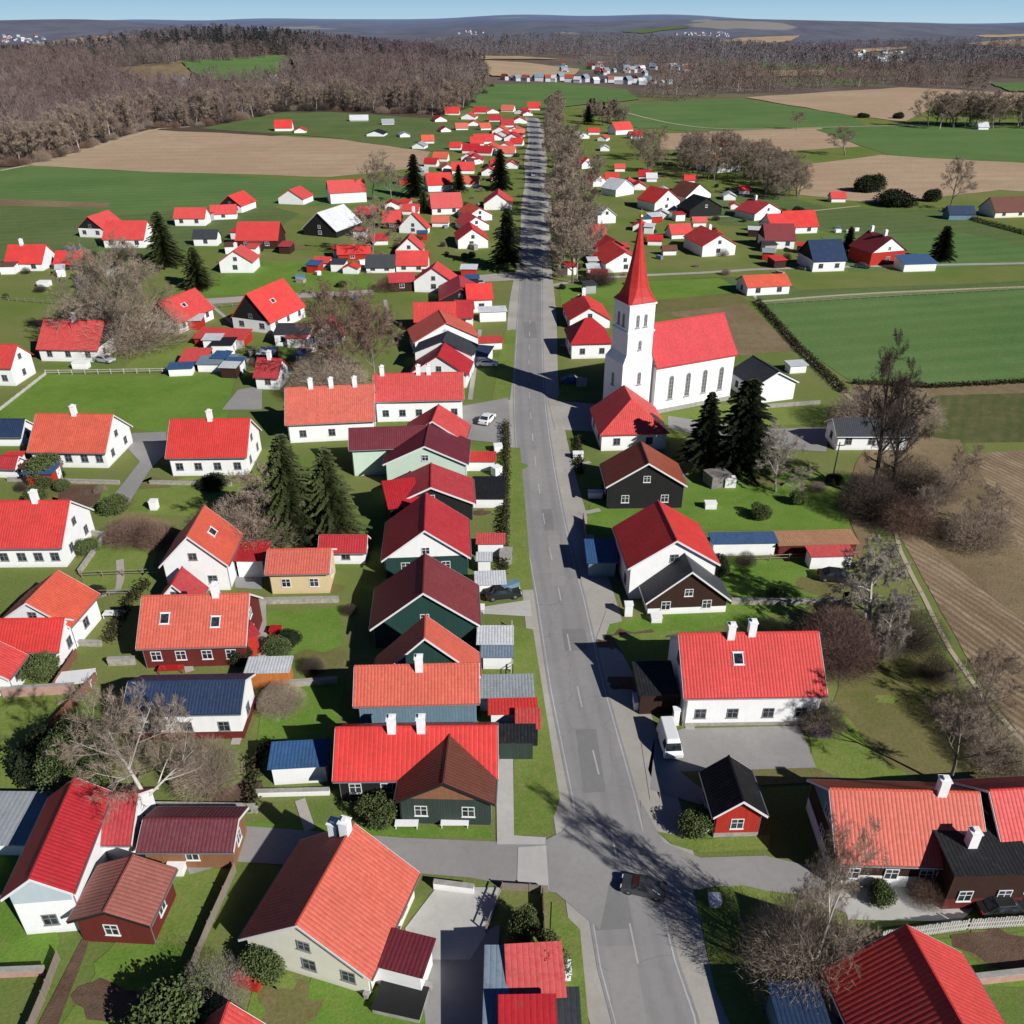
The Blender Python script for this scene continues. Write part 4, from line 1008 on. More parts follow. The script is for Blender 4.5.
# ---------------------------------------------------------------- church
def church():
    h = 9.0
    A = G(657, 366, h); B = G(735.5, 352.5, h); u = (B-A); L = u.length; u.normalize(); n = Vector((-u.y, u.x, 0))
    tp = math.tan(R(50)); lo, hi = 1, 20
    for _ in range(40):
        s = (lo+hi)/2
        if proj((A+B)/2+n*s+Vector((0, 0, s*tp)))[1] > 319: lo = s
        else: hi = s
    W = min(2*lo, 12.5); rise = W/2*tp*.97
    C = (A+B)/2+n*W/2; C.z = 0
    print('church', L, W, rise)
    e = empty('church', C, math.atan2(u.y, u.x), 'white village church with tall red spire and red nave roof', 'church')
    hx, hy = L/2, W/2; WW = WALL['white']
    m = MB(); m.box(-hx, hx, -hy, hy, 0, h, bottom=False)
    for sg in (-1, 1):
        p = [(sg*hx, -hy, h), (sg*hx, hy, h), (sg*hx, 0, h+rise)]; m.face(p if sg > 0 else p[::-1])
    m.build('nave_wall', WW, e)
    r = MB(); gable_roof(r, L, W, h, rise, 'x', .4, .25, .25); ro = r.build('nave_roof', roof_mat('church_roof', (.74, .04, .05), 'tile', .6, True), e)
    rc = MB(); rc.tube((-hx-.3, 0, h+rise+.25), (hx+.3, 0, h+rise+.25), .14, .14, 6); rc.build('ridge_cap', roofm('red', 'tile', 1), ro)
    k = MB(); k.box(-hx-.12, hx+.12, -hy-.12, hy+.12, 0, .8, bottom=False); k.box(-hx-.15, hx+.15, -hy-.15, hy+.15, h-.35, h-.1); k.build('plinth', STONE, e)
    GF = plain('church_window_frame', (.42, .41, .40), var=.1); GP = plain('leaded_glass', (.13, .135, .14), rough=.3, var=.3)
    def arch(par, x, y, z, rz, w, hh, deep=.12):
        pts = [(-w/2, 0), (w/2, 0)]+[(w/2*math.cos(a), hh-w/2+w/2*math.sin(a)*1.15) for a in np.linspace(0, math.pi, 11)]
        f = MB(); ins = []
        for (px, pz) in pts: ins.append((px*.78, .12+pz*(hh-.25)/hh))
        nn = len(pts)
        for i in range(nn):
            j = (i+1) % nn
            f.face([(pts[i][0], -.06, pts[i][1]), (pts[j][0], -.06, pts[j][1]), (ins[j][0], -.06, ins[j][1]), (ins[i][0], -.06, ins[i][1])])
            f.face([(pts[i][0], 0, pts[i][1]), (pts[j][0], 0, pts[j][1]), (pts[j][0], -.06, pts[j][1]), (pts[i][0], -.06, pts[i][1])])
        f.box(-.04, .04, -.05, 0, .1, hh-.1)
        zz = .6
        while zz < hh-.5: f.box(-w*.39, w*.39, -.045, 0, zz, zz+.05); zz += .7
        f.box(-w/2-.15, w/2+.15, -.2, 0, -.15, 0)
        o = f.build('arched_window', GF, par, (x, y, z)); o.rotation_euler = (0, 0, rz)
        g = MB(); g.face([(p[0], -.02, p[1]) for p in ins]); g.build('pane', GP, o)
    for i in range(4): arch(e, -hx+L*(.2+i*.215), -hy-.003, 2.4, 0, 1.0, 4.3); arch(e, -hx+L*(.2+i*.215), hy+.003, 2.4, math.pi, 1.0, 4.3)
    arch(e, hx+.003, 0, 3, R(90), 1.3, 5)
    # tower at the left end of the nave
    tw = 4.9; tx = -hx-tw/2-1.1; ty = -hy+tw/2+.35; Ht = 20.2
    t = MB(); t.box(tx+tw/2-.1, -hx+.1, ty-tw/2+.6, ty+tw/2-.6, 0, 9.6, bottom=False); t.box(tx-tw/2, tx+tw/2, ty-tw/2, ty+tw/2, 0, Ht, bottom=False)
    b = .5; t.box(tx-tw/2-.9, tx+tw/2-.05, ty-tw/2-b, ty+tw/2+b, 0, 10.2, bottom=False)
    # sloped shoulder
    z0, z1 = 10.2, 11.6
    P0 = [(tx-tw/2-.9, ty-tw/2-b), (tx+tw/2-.05, ty-tw/2-b), (tx+tw/2-.05, ty+tw/2+b), (tx-tw/2-.9, ty+tw/2+b)]
    P1 = [(tx-tw/2+.01, ty-tw/2+.01), (tx+tw/2-.06, ty-tw/2+.01), (tx+tw/2-.06, ty+tw/2-.01), (tx-tw/2+.01, ty+tw/2-.01)]
    for i in range(4):
        j = (i+1) % 4; t.face([(*P0[i], z0), (*P0[j], z0), (*P1[j], z1), (*P1[i], z1)])
    to = t.build('tower', WW, e)
    c = MB()
    for z in (15.2, Ht-.35): c.box(tx-tw/2-.18, tx+tw/2+.18, ty-tw/2-.18, ty+tw/2+.18, z, z+.3)
    c.build('cornice', WW, to)
    for dx in (-.75, .75):
        arch(to, tx+dx, ty-tw/2-.003, 16.2, 0, .62, 2.1); arch(to, tx+dx, ty+tw/2+.003, 16.2, math.pi, .62, 2.1)
        arch(to, tx-tw/2-.003, ty+dx, 16.2, R(-90), .62, 2.1); arch(to, tx+tw/2+.003, ty+dx, 16.2, R(90), .62, 2.1)
    arch(to, tx, ty-tw/2-b-.003, 6.3, 0, .7, 2.2); arch(to, tx-tw/2-.903, ty, 5.8, R(-90), .7, 2.2)
    arch(to, tx, ty-tw/2-.003, 12.3, 0, .6, 1.6)
    d = MB(); d.box(tx-tw/2-1.0, tx-tw/2-.9, ty-.9, ty+.9, 0, 2.8); d.build('door', WALL['maroon'], to)
    # flared spire: square at the eave, octagonal above
    s = MB(); prof = [(tw/2*1.03, 0), (tw/2*.84, .9), (tw/2*.68, 2.3), (tw/2*.52, 4.6), (tw/2*.35, 7.2), (.10, 12.8)]
    prof = [(r_*1.1, z_) for r_, z_ in prof]
    n8 = 8; rings = []
    for i, (r_, z_) in enumerate(prof):
        ring = []
        for q in range(n8):
            a = math.pi/8+q*math.pi/4; k_ = min(1, i/2.5)
            ox, oy = r_*math.cos(a)/math.cos(math.pi/8)*.98, r_*math.sin(a)/math.cos(math.pi/8)*.98
            sxx = r_ if math.cos(a) > 0 else -r_; syy = r_ if math.sin(a) > 0 else -r_
            # corner verts pair up towards the square corners at the base
            qx, qy = sxx*(1 if abs(math.cos(a)) > .7 else .86), syy*(1 if abs(math.sin(a)) > .7 else .86)
            ring.append((tx+qx*(1-k_)+ox*k_, ty+qy*(1-k_)+oy*k_, Ht+z_))
        rings.append(ring)
    for i in range(len(rings)-1):
        for q in range(n8):
            j = (q+1) % n8; s.face([rings[i][q], rings[i][j], rings[i+1][j], rings[i+1][q]])
    s.face(rings[0][::-1])
    sp = s.build('spire', roof_mat('spire_roof', (.66, .04, .035), 'slate', .55, True), e)
    gd = plain('gilded_metal', (.75, .55, .15), rough=.35, var=.05, metal=.8)
    g = MB(); zt = Ht+12.8
    g.tube((tx, ty, zt-.2), (tx, ty, zt+1.6), .06, .05, 6)
    g.lathe([(0.01, .1), (.28, .25), (.38, .5), (.28, .75), (.01, .9)], 12, (tx, ty, zt-.1)); g.box(tx-.45, tx+.45, ty-.05, ty+.05, zt+1.15, zt+1.25)
    g.build('finial_cross', gd, sp)
    return e
church()
for x in HOUSES:
    if x[2] > 18 or x[3] > 6.5 or x[4] > 7: print('DIM', x)
# ---------------------------------------------------------------- trees
TW = dict(grey=twig_mat('twigs_grey', (.30, .235, .18)), brown=twig_mat('twigs_brown', (.36, .28, .215)), red=twig_mat('twigs_reddish', (.24, .15, .115)),
          pale=twig_mat('twigs_pale', (.32, .275, .23)), dark=twig_mat('twigs_dark', (.085, .065, .055)), maroon=twig_mat('twigs_maroon', (.17, .105, .09)))
BARK = dict(grey=twig_mat('bark_grey', (.22, .19, .16)), pale=twig_mat('bark_pale', (.48, .44, .39)), dark=twig_mat('bark_dark', (.07, .055, .045)))
NEEDLE = leaf_mat('needles', (.06, .085, .032), (.115, .135, .05)); NEEDLE2 = leaf_mat('needles_dark', (.02, .03, .015), (.04, .05, .024))
BUSHG = leaf_mat('bush_leaves', (.07, .10, .035), (.13, .16, .06))
def soft(t, k=.8):
    g = t.n('ShaderNodeNewGeometry'); m1 = t.n('ShaderNodeVectorMath', operation='SCALE'); t.l(g.outputs['Normal'], m1.inputs[0]); m1.inputs['Scale'].default_value = .45
    ad = t.n('ShaderNodeVectorMath', operation='ADD'); t.l(m1.outputs[0], ad.inputs[0]); ad.inputs[1].default_value = (.15*k, -.15*k, k)
    nn = t.n('ShaderNodeVectorMath', operation='NORMALIZE'); t.l(ad.outputs[0], nn.inputs[0]); t.l(nn.outputs[0], t.b.inputs['Normal'])
def tris_mesh(name, V, Fq, m):
    me = bpy.data.meshes.new(name); me.from_pydata(V, [], Fq); me.materials.append(m); me.update(); return me
def rv(rg): return Vector((rg.gauss(0, 1), rg.gauss(0, 1), rg.gauss(0, 1))).normalized()
def bare_tree_meshes(seed, H=12, W=8, trunk=.28, depth=4, nb=(7, 6, 5, 6), up=.35, tw=.05, low=.3, trunks=1, bark='grey', twig='grey', droop=0):
    rg = random.Random(seed); segs = []; tws = []
    def grow(p, d, L, r, lev):
        n = 3 if lev < 3 else 2
        q = p; dd = d; pts = [(p, r)]
        for i in range(n):
            dd = (dd + rv(rg)*.16 + Vector((0, 0, up*.25 if not droop else -droop*lev*.12))).normalized()
            q2 = q+dd*L/n; r2 = r*(1-.75*(i+1)/n) if lev else r*(1-.8*(i+1)/n)
            (segs if lev < 3 else tws).append((q, q2, max(r*(1-.75*i/n), .01), max(r2, .008)))
            q = q2; pts.append((q, r2))
        if lev >= depth: return
        k = nb[min(lev, len(nb)-1)]
        for j in range(k):
            t = (low if lev == 0 else .2)+(1-(low if lev == 0 else .2))*(j+rg.random()*.8)/k
            t = min(t, .98); idx = t*n; i = int(idx); fr = idx-i
            base = pts[i][0].lerp(pts[i+1][0], fr); rr = pts[i][1]*(1-fr)+pts[i+1][1]*fr
            ax = (pts[i+1][0]-pts[i][0]).normalized()
            side = rv(rg); side = (side-ax*side.dot(ax)).normalized()
            if lev == 0:
                a = j*2.4+rg.random(); side = Vector((math.cos(a), math.sin(a), 0))
                nl = W*.55*(1-.45*t) + H*.08
                nd = (ax*(.55+.5*t)+side*(1.15-.5*t)).normalized()
            else: nl = L*(.62-.2*t)*rg.uniform(.8, 1.2); nd = (ax*.9+side*.9).normalized()
            grow(base, nd, nl, max(rr*.6, .012), lev+1)
    for k in range(trunks):
        off = Vector((rg.uniform(-.3, .3), rg.uniform(-.3, .3), -.1))*(0 if trunks == 1 else 1)
        lean = Vector((rg.uniform(-.08, .08), rg.uniform(-.08, .08), 1)) if trunks == 1 else Vector((rg.uniform(-.5, .5), rg.uniform(-.5, .5), 1))
        grow(off, lean.normalized(), H*.92*rg.uniform(.85, 1), trunk, 0)
    m = MB()
    for a, b, r0, r1 in segs: m.tube(a, b, r0, r1, 5 if r0 > .08 else 3, cap=False)
    V = []; Fc = []
    for a, b, r0, r1 in tws:
        d = (b-a); s = d.cross(rv(rg))
        if s.length < 1e-6: continue
        s.normalize(); w = tw*rg.uniform(.7, 1.2)
        i = len(V); V += [tuple(a-s*w/2), tuple(a+s*w/2), tuple(b+s*w*.2)]; Fc.append((i, i+1, i+2))
        for _ in range(9):
            t = rg.random(); c = a.lerp(b, t); e = c+(d.normalized()*.6+rv(rg)*.8).normalized()*d.length*rg.uniform(.6, 1.3)
            if droop: e.z -= d.length*droop
            i = len(V); V += [tuple(c-s*w*.3), tuple(c+s*w*.3), tuple(e)]; Fc.append((i, i+1, i+2))
    return m.mesh('trunk', BARK[bark]), tris_mesh('crown', V, Fc, TW[twig])
def bush_meshes(seed, W=4, H=3, n=1800, m='brown', leaf=False, tw=.04):
    rg = random.Random(seed); V = []; Fc = []
    lobes = [(Vector((rg.uniform(-.5, .5)*W*.5, rg.uniform(-.5, .5)*W*.5, H*rg.uniform(.3, .62))), rg.uniform(.26, .42)) for _ in range(9)]
    if leaf:
        for _ in range(n*3):
            c, r = rg.choice(lobes); d = rv(rg); p = c+Vector((d.x*r*W, d.y*r*W, d.z*r*H*1.1))*rg.uniform(.55, 1.05)
            if p.z < .05: p.z = rg.uniform(.05, .5)
            a = rv(rg)*.12; b = a.cross(rv(rg)).normalized()*.08; i = len(V)
            V += [tuple(p-a), tuple(p+b), tuple(p+a), tuple(p-b)]; Fc.append((i, i+1, i+2, i+3))
        mm = BUSHG if m == 'green' else (NEEDLE2 if m == 'darkleaf' else NEEDLE)
    else:
        for _ in range(n*6):
            d = rv(rg); d.z = abs(d.z)*1.1+.2; d.normalize(); L = math.sqrt((d.x*W*.5)**2+(d.y*W*.5)**2+(d.z*H*.95)**2)*rg.uniform(.8, 1.0)
            t = 1-rg.random()**1.6*.85; p = d*L*t; q = p+(d+rv(rg)*.8).normalized()*W*rg.uniform(.03, .08); s = d.cross(rv(rg)).normalized()*tw*.22
            i = len(V); V += [tuple(p-s), tuple(p+s), tuple(q)]; Fc.append((i, i+1, i+2))
        mm = TW[m]
    t = MB()
    for k in range(7):
        a = rg.uniform(0, 6.28); t.tube((0, 0, 0), (math.cos(a)*W*.22, math.sin(a)*W*.22, H*.55), .06, .02, 4, cap=False)
    return t.mesh('stems', BARK['dark']), tris_mesh('foliage' if leaf else 'twigs', V, Fc, mm)
def conifer_meshes(seed, H=14, W=6, m=None, dens=1.0, power=.85, low=.08):
    rg = random.Random(seed); t = MB(); t.tube((0, 0, 0), (0, 0, H*.97), W*.05, .03, 7, cap=False)
    V = []; Fc = []; z = H*low
    while z < H*.985:
        f = 1-(z-H*low)/(H*(1-low)); r = W/2*f**power*rg.uniform(.8, 1.1)+.15
        nb = int(7+6*f)
        a0 = rg.random()*6.28
        for k in range(nb):
            a = a0+k*2*math.pi/nb+rg.uniform(-.25, .25); L = r*rg.uniform(.55, 1.2); dirv = Vector((math.cos(a), math.sin(a), 0))
            side = Vector((-dirv.y, dirv.x, 0)); zz = z+rg.uniform(-.15, .15)
            t.tube((0, 0, zz), tuple(dirv*L*.9+Vector((0, 0, zz-L*.22))), .035, .01, 3, cap=False)
            ns = max(3, int(L*4.2*dens))
            for i in range(ns):
                u = (i+.6)/ns; p = dirv*L*u+Vector((0, 0, zz-L*.25*u*u))
                for sg in (-1, 1):
                    ll = (.28+.55*(1-u))*rg.uniform(.7, 1.3)*min(1, .4+r*.5)
                    q = p+side*sg*ll+dirv*ll*.6+Vector((0, 0, -ll*.35+rg.uniform(-.08, .08)))
                    wv = dirv*.16*rg.uniform(.7, 1.3)+Vector((0, 0, .06)); i0 = len(V)
                    V += [tuple(p-wv), tuple(p+wv), tuple(q+wv*.6), tuple(q-wv*.3)]; Fc.append((i0, i0+1, i0+2, i0+3))
        z += .34+.25*f*(H/14)
    return t.mesh('trunk', BARK['grey']), tris_mesh('crown', V, Fc, m or NEEDLE)
PROTO = {}
def protos():
    for i in range(4):
        PROTO['bare%d' % i] = bare_tree_meshes(11+i, 12, 9, .25)
    PROTO['reddish0'] = bare_tree_meshes(31, 11, 12, .28, nb=(9, 7, 5, 6), twig='red', low=.15, tw=.06)
    PROTO['pale0'] = bare_tree_meshes(41, 12, 10, .26, bark='pale', twig='grey', low=.2, tw=.035)
    PROTO['pale1'] = bare_tree_meshes(42, 9, 8, .2, bark='pale', twig='pale', low=.12, tw=.045)
    PROTO['big0'] = bare_tree_meshes(51, 13, 15, .34, nb=(10, 7, 6, 6), twig='grey', low=.15, tw=.06)
    PROTO['dark0'] = bare_tree_meshes(61, 18, 8, .5, nb=(10, 7, 5, 5), twig='dark', bark='dark', low=.25, tw=.055)
    PROTO['weep0'] = bare_tree_meshes(71, 11, 6, .3, nb=(12, 7, 6, 6), twig='pale', bark='pale', low=.1, droop=.5, up=0, tw=.06)
    PROTO['birch0'] = bare_tree_meshes(81, 20, 9, .32, nb=(10, 6, 5, 4), twig='brown', bark='pale', low=.35, tw=.14)
    PROTO['birch1'] = bare_tree_meshes(82, 20, 10, .26, nb=(12, 6, 5, 4), twig='brown', bark='dark', low=.12, tw=.12)
    PROTO['brown0'] = bare_tree_meshes(91, 10, 9, .22, nb=(9, 6, 5, 5), twig='brown', low=.12, tw=.05)
    PROTO['roadtree0'] = bare_tree_meshes(93, 14, 11, .3, nb=(9, 7, 5, 5), twig='brown', low=.2, tw=.11)
    PROTO['roadtree1'] = bare_tree_meshes(94, 14, 10, .3, nb=(9, 7, 5, 5), twig='grey', bark='pale', low=.2, tw=.11)
    PROTO['bushbrown0'] = bush_meshes(1, 6, 4, 3500, 'brown'); PROTO['bushbrown1'] = bush_meshes(2, 6, 4, 3500, 'red')
    PROTO['bushdark0'] = bush_meshes(3, 6, 4, 3500, 'dark'); PROTO['bushmaroon0'] = bush_meshes(4, 7, 4.5, 7000, 'maroon', tw=.05)
    PROTO['bushpale0'] = bush_meshes(5, 4, 4, 2500, 'pale', tw=.03)
    PROTO['bushgreen0'] = bush_meshes(6, 4, 3.2, 2600, 'green', True); PROTO['bushgreen1'] = bush_meshes(7, 4, 3.2, 2600, 'needle', True)
    PROTO['bushdarkleaf0'] = bush_meshes(8, 4, 3.2, 2600, 'darkleaf', True)
    PROTO['evergreen0'] = bush_meshes(9, 8, 8, 9000, 'green', True)
    for i in range(3): PROTO['con%d' % i] = conifer_meshes(100+i, 14, 10, power=.7, dens=1.5)
    PROTO['cond0'] = conifer_meshes(110, 14, 10, NEEDLE2, power=.6, dens=1.5); PROTO['cond1'] = conifer_meshes(111, 14, 9, NEEDLE2, power=.7, dens=1.5, low=.15)
protos()
NOMH = {'bare': 12, 'reddish': 11, 'pale0': 12, 'pale1': 9, 'big': 13, 'dark': 18, 'weep': 11, 'birch': 20, 'brown': 10, 'roadtree': 14, 'con': 14, 'cond': 14,
        'bushbrown': 4, 'bushdarkleaf': 3.4, 'bushdark': 4, 'bushmaroon': 4.5, 'bushpale': 4, 'bushgreen': 3.4, 'evergreen': 8.6}
def nomh(k):
    if k in NOMH: return NOMH[k]
    return NOMH[k.rstrip('0123456789')]
def tree(k, px, py, top, label, sx=1.0, group=None, name=None, cat=None):
    """base pixel and top pixel -> position and height"""
    p = GT(px, py); d = ray(px, top); ht = CH+p.y*d.z/d.y-p.z; ht = max(.6, ht)
    s = ht/nomh(k)
    nm = name or ('conifer' if k.startswith('con') else 'bush' if k.startswith(('bush', 'ever')) else 'bare_tree')
    e = empty(nm, p, random.uniform(0, 6.28), label, cat or nm.replace('_', ' ').replace('bare tree', 'tree'), group)
    e.scale = (s*sx, s*sx, s)
    a, b = PROTO[k]; link(a.name.split('.')[0], a, e); link(b.name.split('.')[0], b, e)
    return e
# conifers
tree('con0', 295, 541, 432, 'tall green spruce behind the pale yellow house, left of two', .95)
tree('con1', 334, 537, 446, 'tall green spruce behind the pale yellow house, right of two', 1.0)
tree('cond1', 703, 470, 391, 'dark spruce with bare lower trunk beside the church, left of two', .95)
tree('cond0', 739, 470, 376, 'broad very dark spruce beside the church, right of two', 1.1)
tree('con2', 167, 266, 210, 'tall green spruce in the left gardens', 1.15)
tree('con0', 199, 288, 246, 'shorter round spruce below the tall one in the left gardens', 1.3)
tree('cond1', 507, 269, 207, 'tall dark conifer on the left verge of the far road', 1.0)
tree('cond0', 500, 190, 148, 'dark conifer beside the far road, higher of two', 1.0)
tree('cond0', 415, 197, 153, 'dark conifer beside the tan field', .95)
tree('cond1', 459, 193, 164, 'small dark conifer between red roofs', 1.0)
tree('con1', 424, 213, 190, 'small green conifer below the dark one at the tan field', 1.2)
tree('cond0', 940, 260, 225, 'round dark evergreen alone on the right green field', 1.25)
tree('cond1', 847, 252, 226, 'dark conifer among the right hand houses', 1.1)
tree('cond0', 293, 77, 59, 'dark conifer at the edge of the hill field', 1.2)
tree('bushdarkleaf0', 862, 192, 173, 'round dark bush beside the tan field, left of two', 1.0); tree('bushdarkleaf0', 871, 191, 170, 'round dark bush beside the tan field, right of two', 1.0)
tree('bushdarkleaf0', 893, 206, 188, 'long dark hedge bush below the tan field', 1.8)
tree('bushdarkleaf0', 930, 201, 186, 'dark bush near the cream house at the right edge', 1.0)
tree('bushdarkleaf0', 864, 118, 112, 'dark clump on the far tan field, left of two', 2.0); tree('bushdarkleaf0', 897, 119, 111, 'dark clump on the far tan field, right of two', 1.3)
tree('bushdarkleaf0', 798, 217, 205, 'small dark tree behind the bright red roof', 1.0)
# bare trees, near
tree('big0', 118, 350, 262, 'large spreading bare tree between two red roofed houses on the left', .85)
tree('bare0', 150, 336, 268, 'bare tree with fine brown crown behind the large spreading one', 1.2)
tree('reddish0', 350, 388, 305, 'reddish bare tree beside the joined long roofs', 1.0)
tree('reddish0', 375, 382, 318, 'smaller reddish bare tree touching the larger one', .8)
tree('pale0', 154, 818, 706, 'big pale bare tree in front of the dark blue roof', 1.0)
tree('bare1', 175, 790, 712, 'bare tree with brown crown right of the big pale one', .8)
tree('dark0', 872, 500, 345, 'very tall dark bare tree in front of the grey roofed house, left of two', .62)
tree('dark0', 890, 500, 372, 'tall dark bare tree in front of the grey roofed house, right of two', .7)
tree('pale1', 776, 492, 440, 'small pale bare tree on the lawn right of the dark spruces', 1.05)
tree('weep0', 866, 640, 553, 'pale weeping bare tree beside the lawn', 1.0)
tree('weep0', 884, 656, 600, 'small drooping bare tree right of the weeping one', .7)
tree('bare2', 950, 495, 450, 'bare brown tree at the edge of the ploughed field', .9)
tree('bare2', 925, 530, 485, 'bare brown tree above the dirt track', .9)
tree('brown0', 985, 535, 495, 'low brown bare tree on the scrub strip', 1.0)
tree('bare0', 950, 210, 163, 'round bare tree standing alone in front of the tan field', 1.0)
tree('bare1', 948, 788, 690, 'pale slender bare tree on the right lawn', .75)
tree('brown0', 270, 540, 478, 'bare brown tree left of the two spruces', 1.0)
tree('brown0', 800, 968, 880, 'wide brown bare tree at the lower right beside the street', .45)
tree('pale0', 806, 985, 850, 'slender bare sapling rising from the wide brown tree', .45)
tree('bare3', 975, 720, 660, 'bare grey tree beside the dirt track', .9)
tree('bare2', 372, 200, 155, 'bare tree beside the tan field, near the dark conifer', .9); tree('bare1', 392, 203, 165, 'smaller bare tree beside the tan field', .9)
tree('brown0', 372, 258, 212, 'bare brown tree among the left gardens', 1.1)
tree('bare3', 845, 155, 129, 'bare tree between two green fields far right', 1.6); tree('bare0', 796, 130, 113, 'small bare tree on the edge of the far green field', 1.5)
# bare trees whose shadows fall on the road at the lower right
rowl = 'bare trees lining the right of the far road'
rng = random.Random(5)
y = 283.0; k = 0
while y > 108:
    p = G(568 if y > 180 else 560, y)
    x = 571-(283-y)*.10+rng.uniform(-5, 5)
    hh = rng.uniform(13, 17); dd = p.y
    top = proj((0, p.y, hh))[1]
    tree('roadtree%d' % (k % 2), x, y, top, 'bare tree in the row lining the right of the far road', rng.uniform(.8, 1.05), rowl)
    y -= max(2.4, (y-20)*.045); k += 1
for (x, y) in [(590, 262), (588, 232), (585, 205), (592, 190), (578, 170), (575, 150), (598, 178)]:
    p = G(x, y); tree('roadtree%d' % (k % 2), x, y, proj((0, p.y, rng.uniform(9, 13)))[1], 'bare tree in the row lining the right of the far road', 1.0, rowl); k += 1
# bare thickets on the right in the middle distance
thg = 'bare trees of the thicket behind the right hand gardens'
for i in range(60):
    t = rng.random()
    x = 640+t*150; y = rng.uniform(148, 172)+t*22
    if y > 205: continue
    p = GT(x, y); tree(rng.choice(['bare0', 'bare1', 'bare2', 'birch1']), x, y, proj((p.x, p.y, rng.uniform(9, 14)))[1], 'bare tree in the thicket behind the right hand gardens', rng.uniform(.9, 1.3), thg)
for i in range(16):
    x = rng.uniform(762, 800); y = rng.uniform(188, 202); p = GT(x, y)
    tree(rng.choice(['bare0', 'bare2', 'brown0']), x, y, proj((p.x, p.y, rng.uniform(8, 13)))[1], 'bare tree in the clump at the corner of the tan field', 1.2, 'bare trees at the corner of the tan field')
for i in range(34):
    x = rng.uniform(928, 1060); y = 128+rng.uniform(-3, 1.5); p = GT(x, y)
    tree(rng.choice(['birch0', 'birch1', 'bare3']), x, y, proj((p.x, p.y, rng.uniform(14, 20)))[1], 'bare tree in the dark wood at the far right', 1.3, 'bare trees of the far right wood')
for i in range(18):
    x = rng.uniform(585, 625)+0; y = rng.uniform(112, 128); p = GT(x, y)
    tree(rng.choice(['birch1', 'cond1']), x, y, proj((p.x, p.y, rng.uniform(9, 13)))[1], 'small tree in the clump where the road meets the green field', 1.2, 'trees beside the far green field')
# front edge of the left wood
edge = 'bare trees along the front edge of the left wood'
for i in range(72):
    t = i/72; xs = [-40, 20, 60, 150, 205, 285, 340, 440, 470, 492]; yy = [172, 166, 158, 128, 128, 112, 112, 117, 106, 88]
    x = -40+t*532+rng.uniform(-3, 3); y = np.interp(x, xs, yy)-rng.uniform(.3, 4); p = GT(x, y)
    tree('birch%d' % (0 if i % 4 == 0 else 1), x, y, proj((p.x, p.y, p.z+rng.uniform(14, 21)))[1], 'tall bare tree with pale trunk along the edge of the left wood' if i % 4 == 0 else 'tall grey bare tree along the edge of the left wood', rng.uniform(.9, 1.2), edge+(' with pale trunks' if i % 4 == 0 else ' with grey trunks'))
sc = 'scrub bushes along the front edge of the left wood'
for i in range(60):
    x = -30+i*8.8+rng.uniform(-3, 3); y = np.interp(x, xs, yy)-rng.uniform(0, 2.5); p = GT(x, y)
    tree(rng.choice(['bushbrown0', 'bushdark0', 'bushbrown1']), x, y, proj((p.x, p.y, p.z+rng.uniform(3, 6)))[1], 'low bare scrub bush along the front edge of the left wood', 1.5, sc)
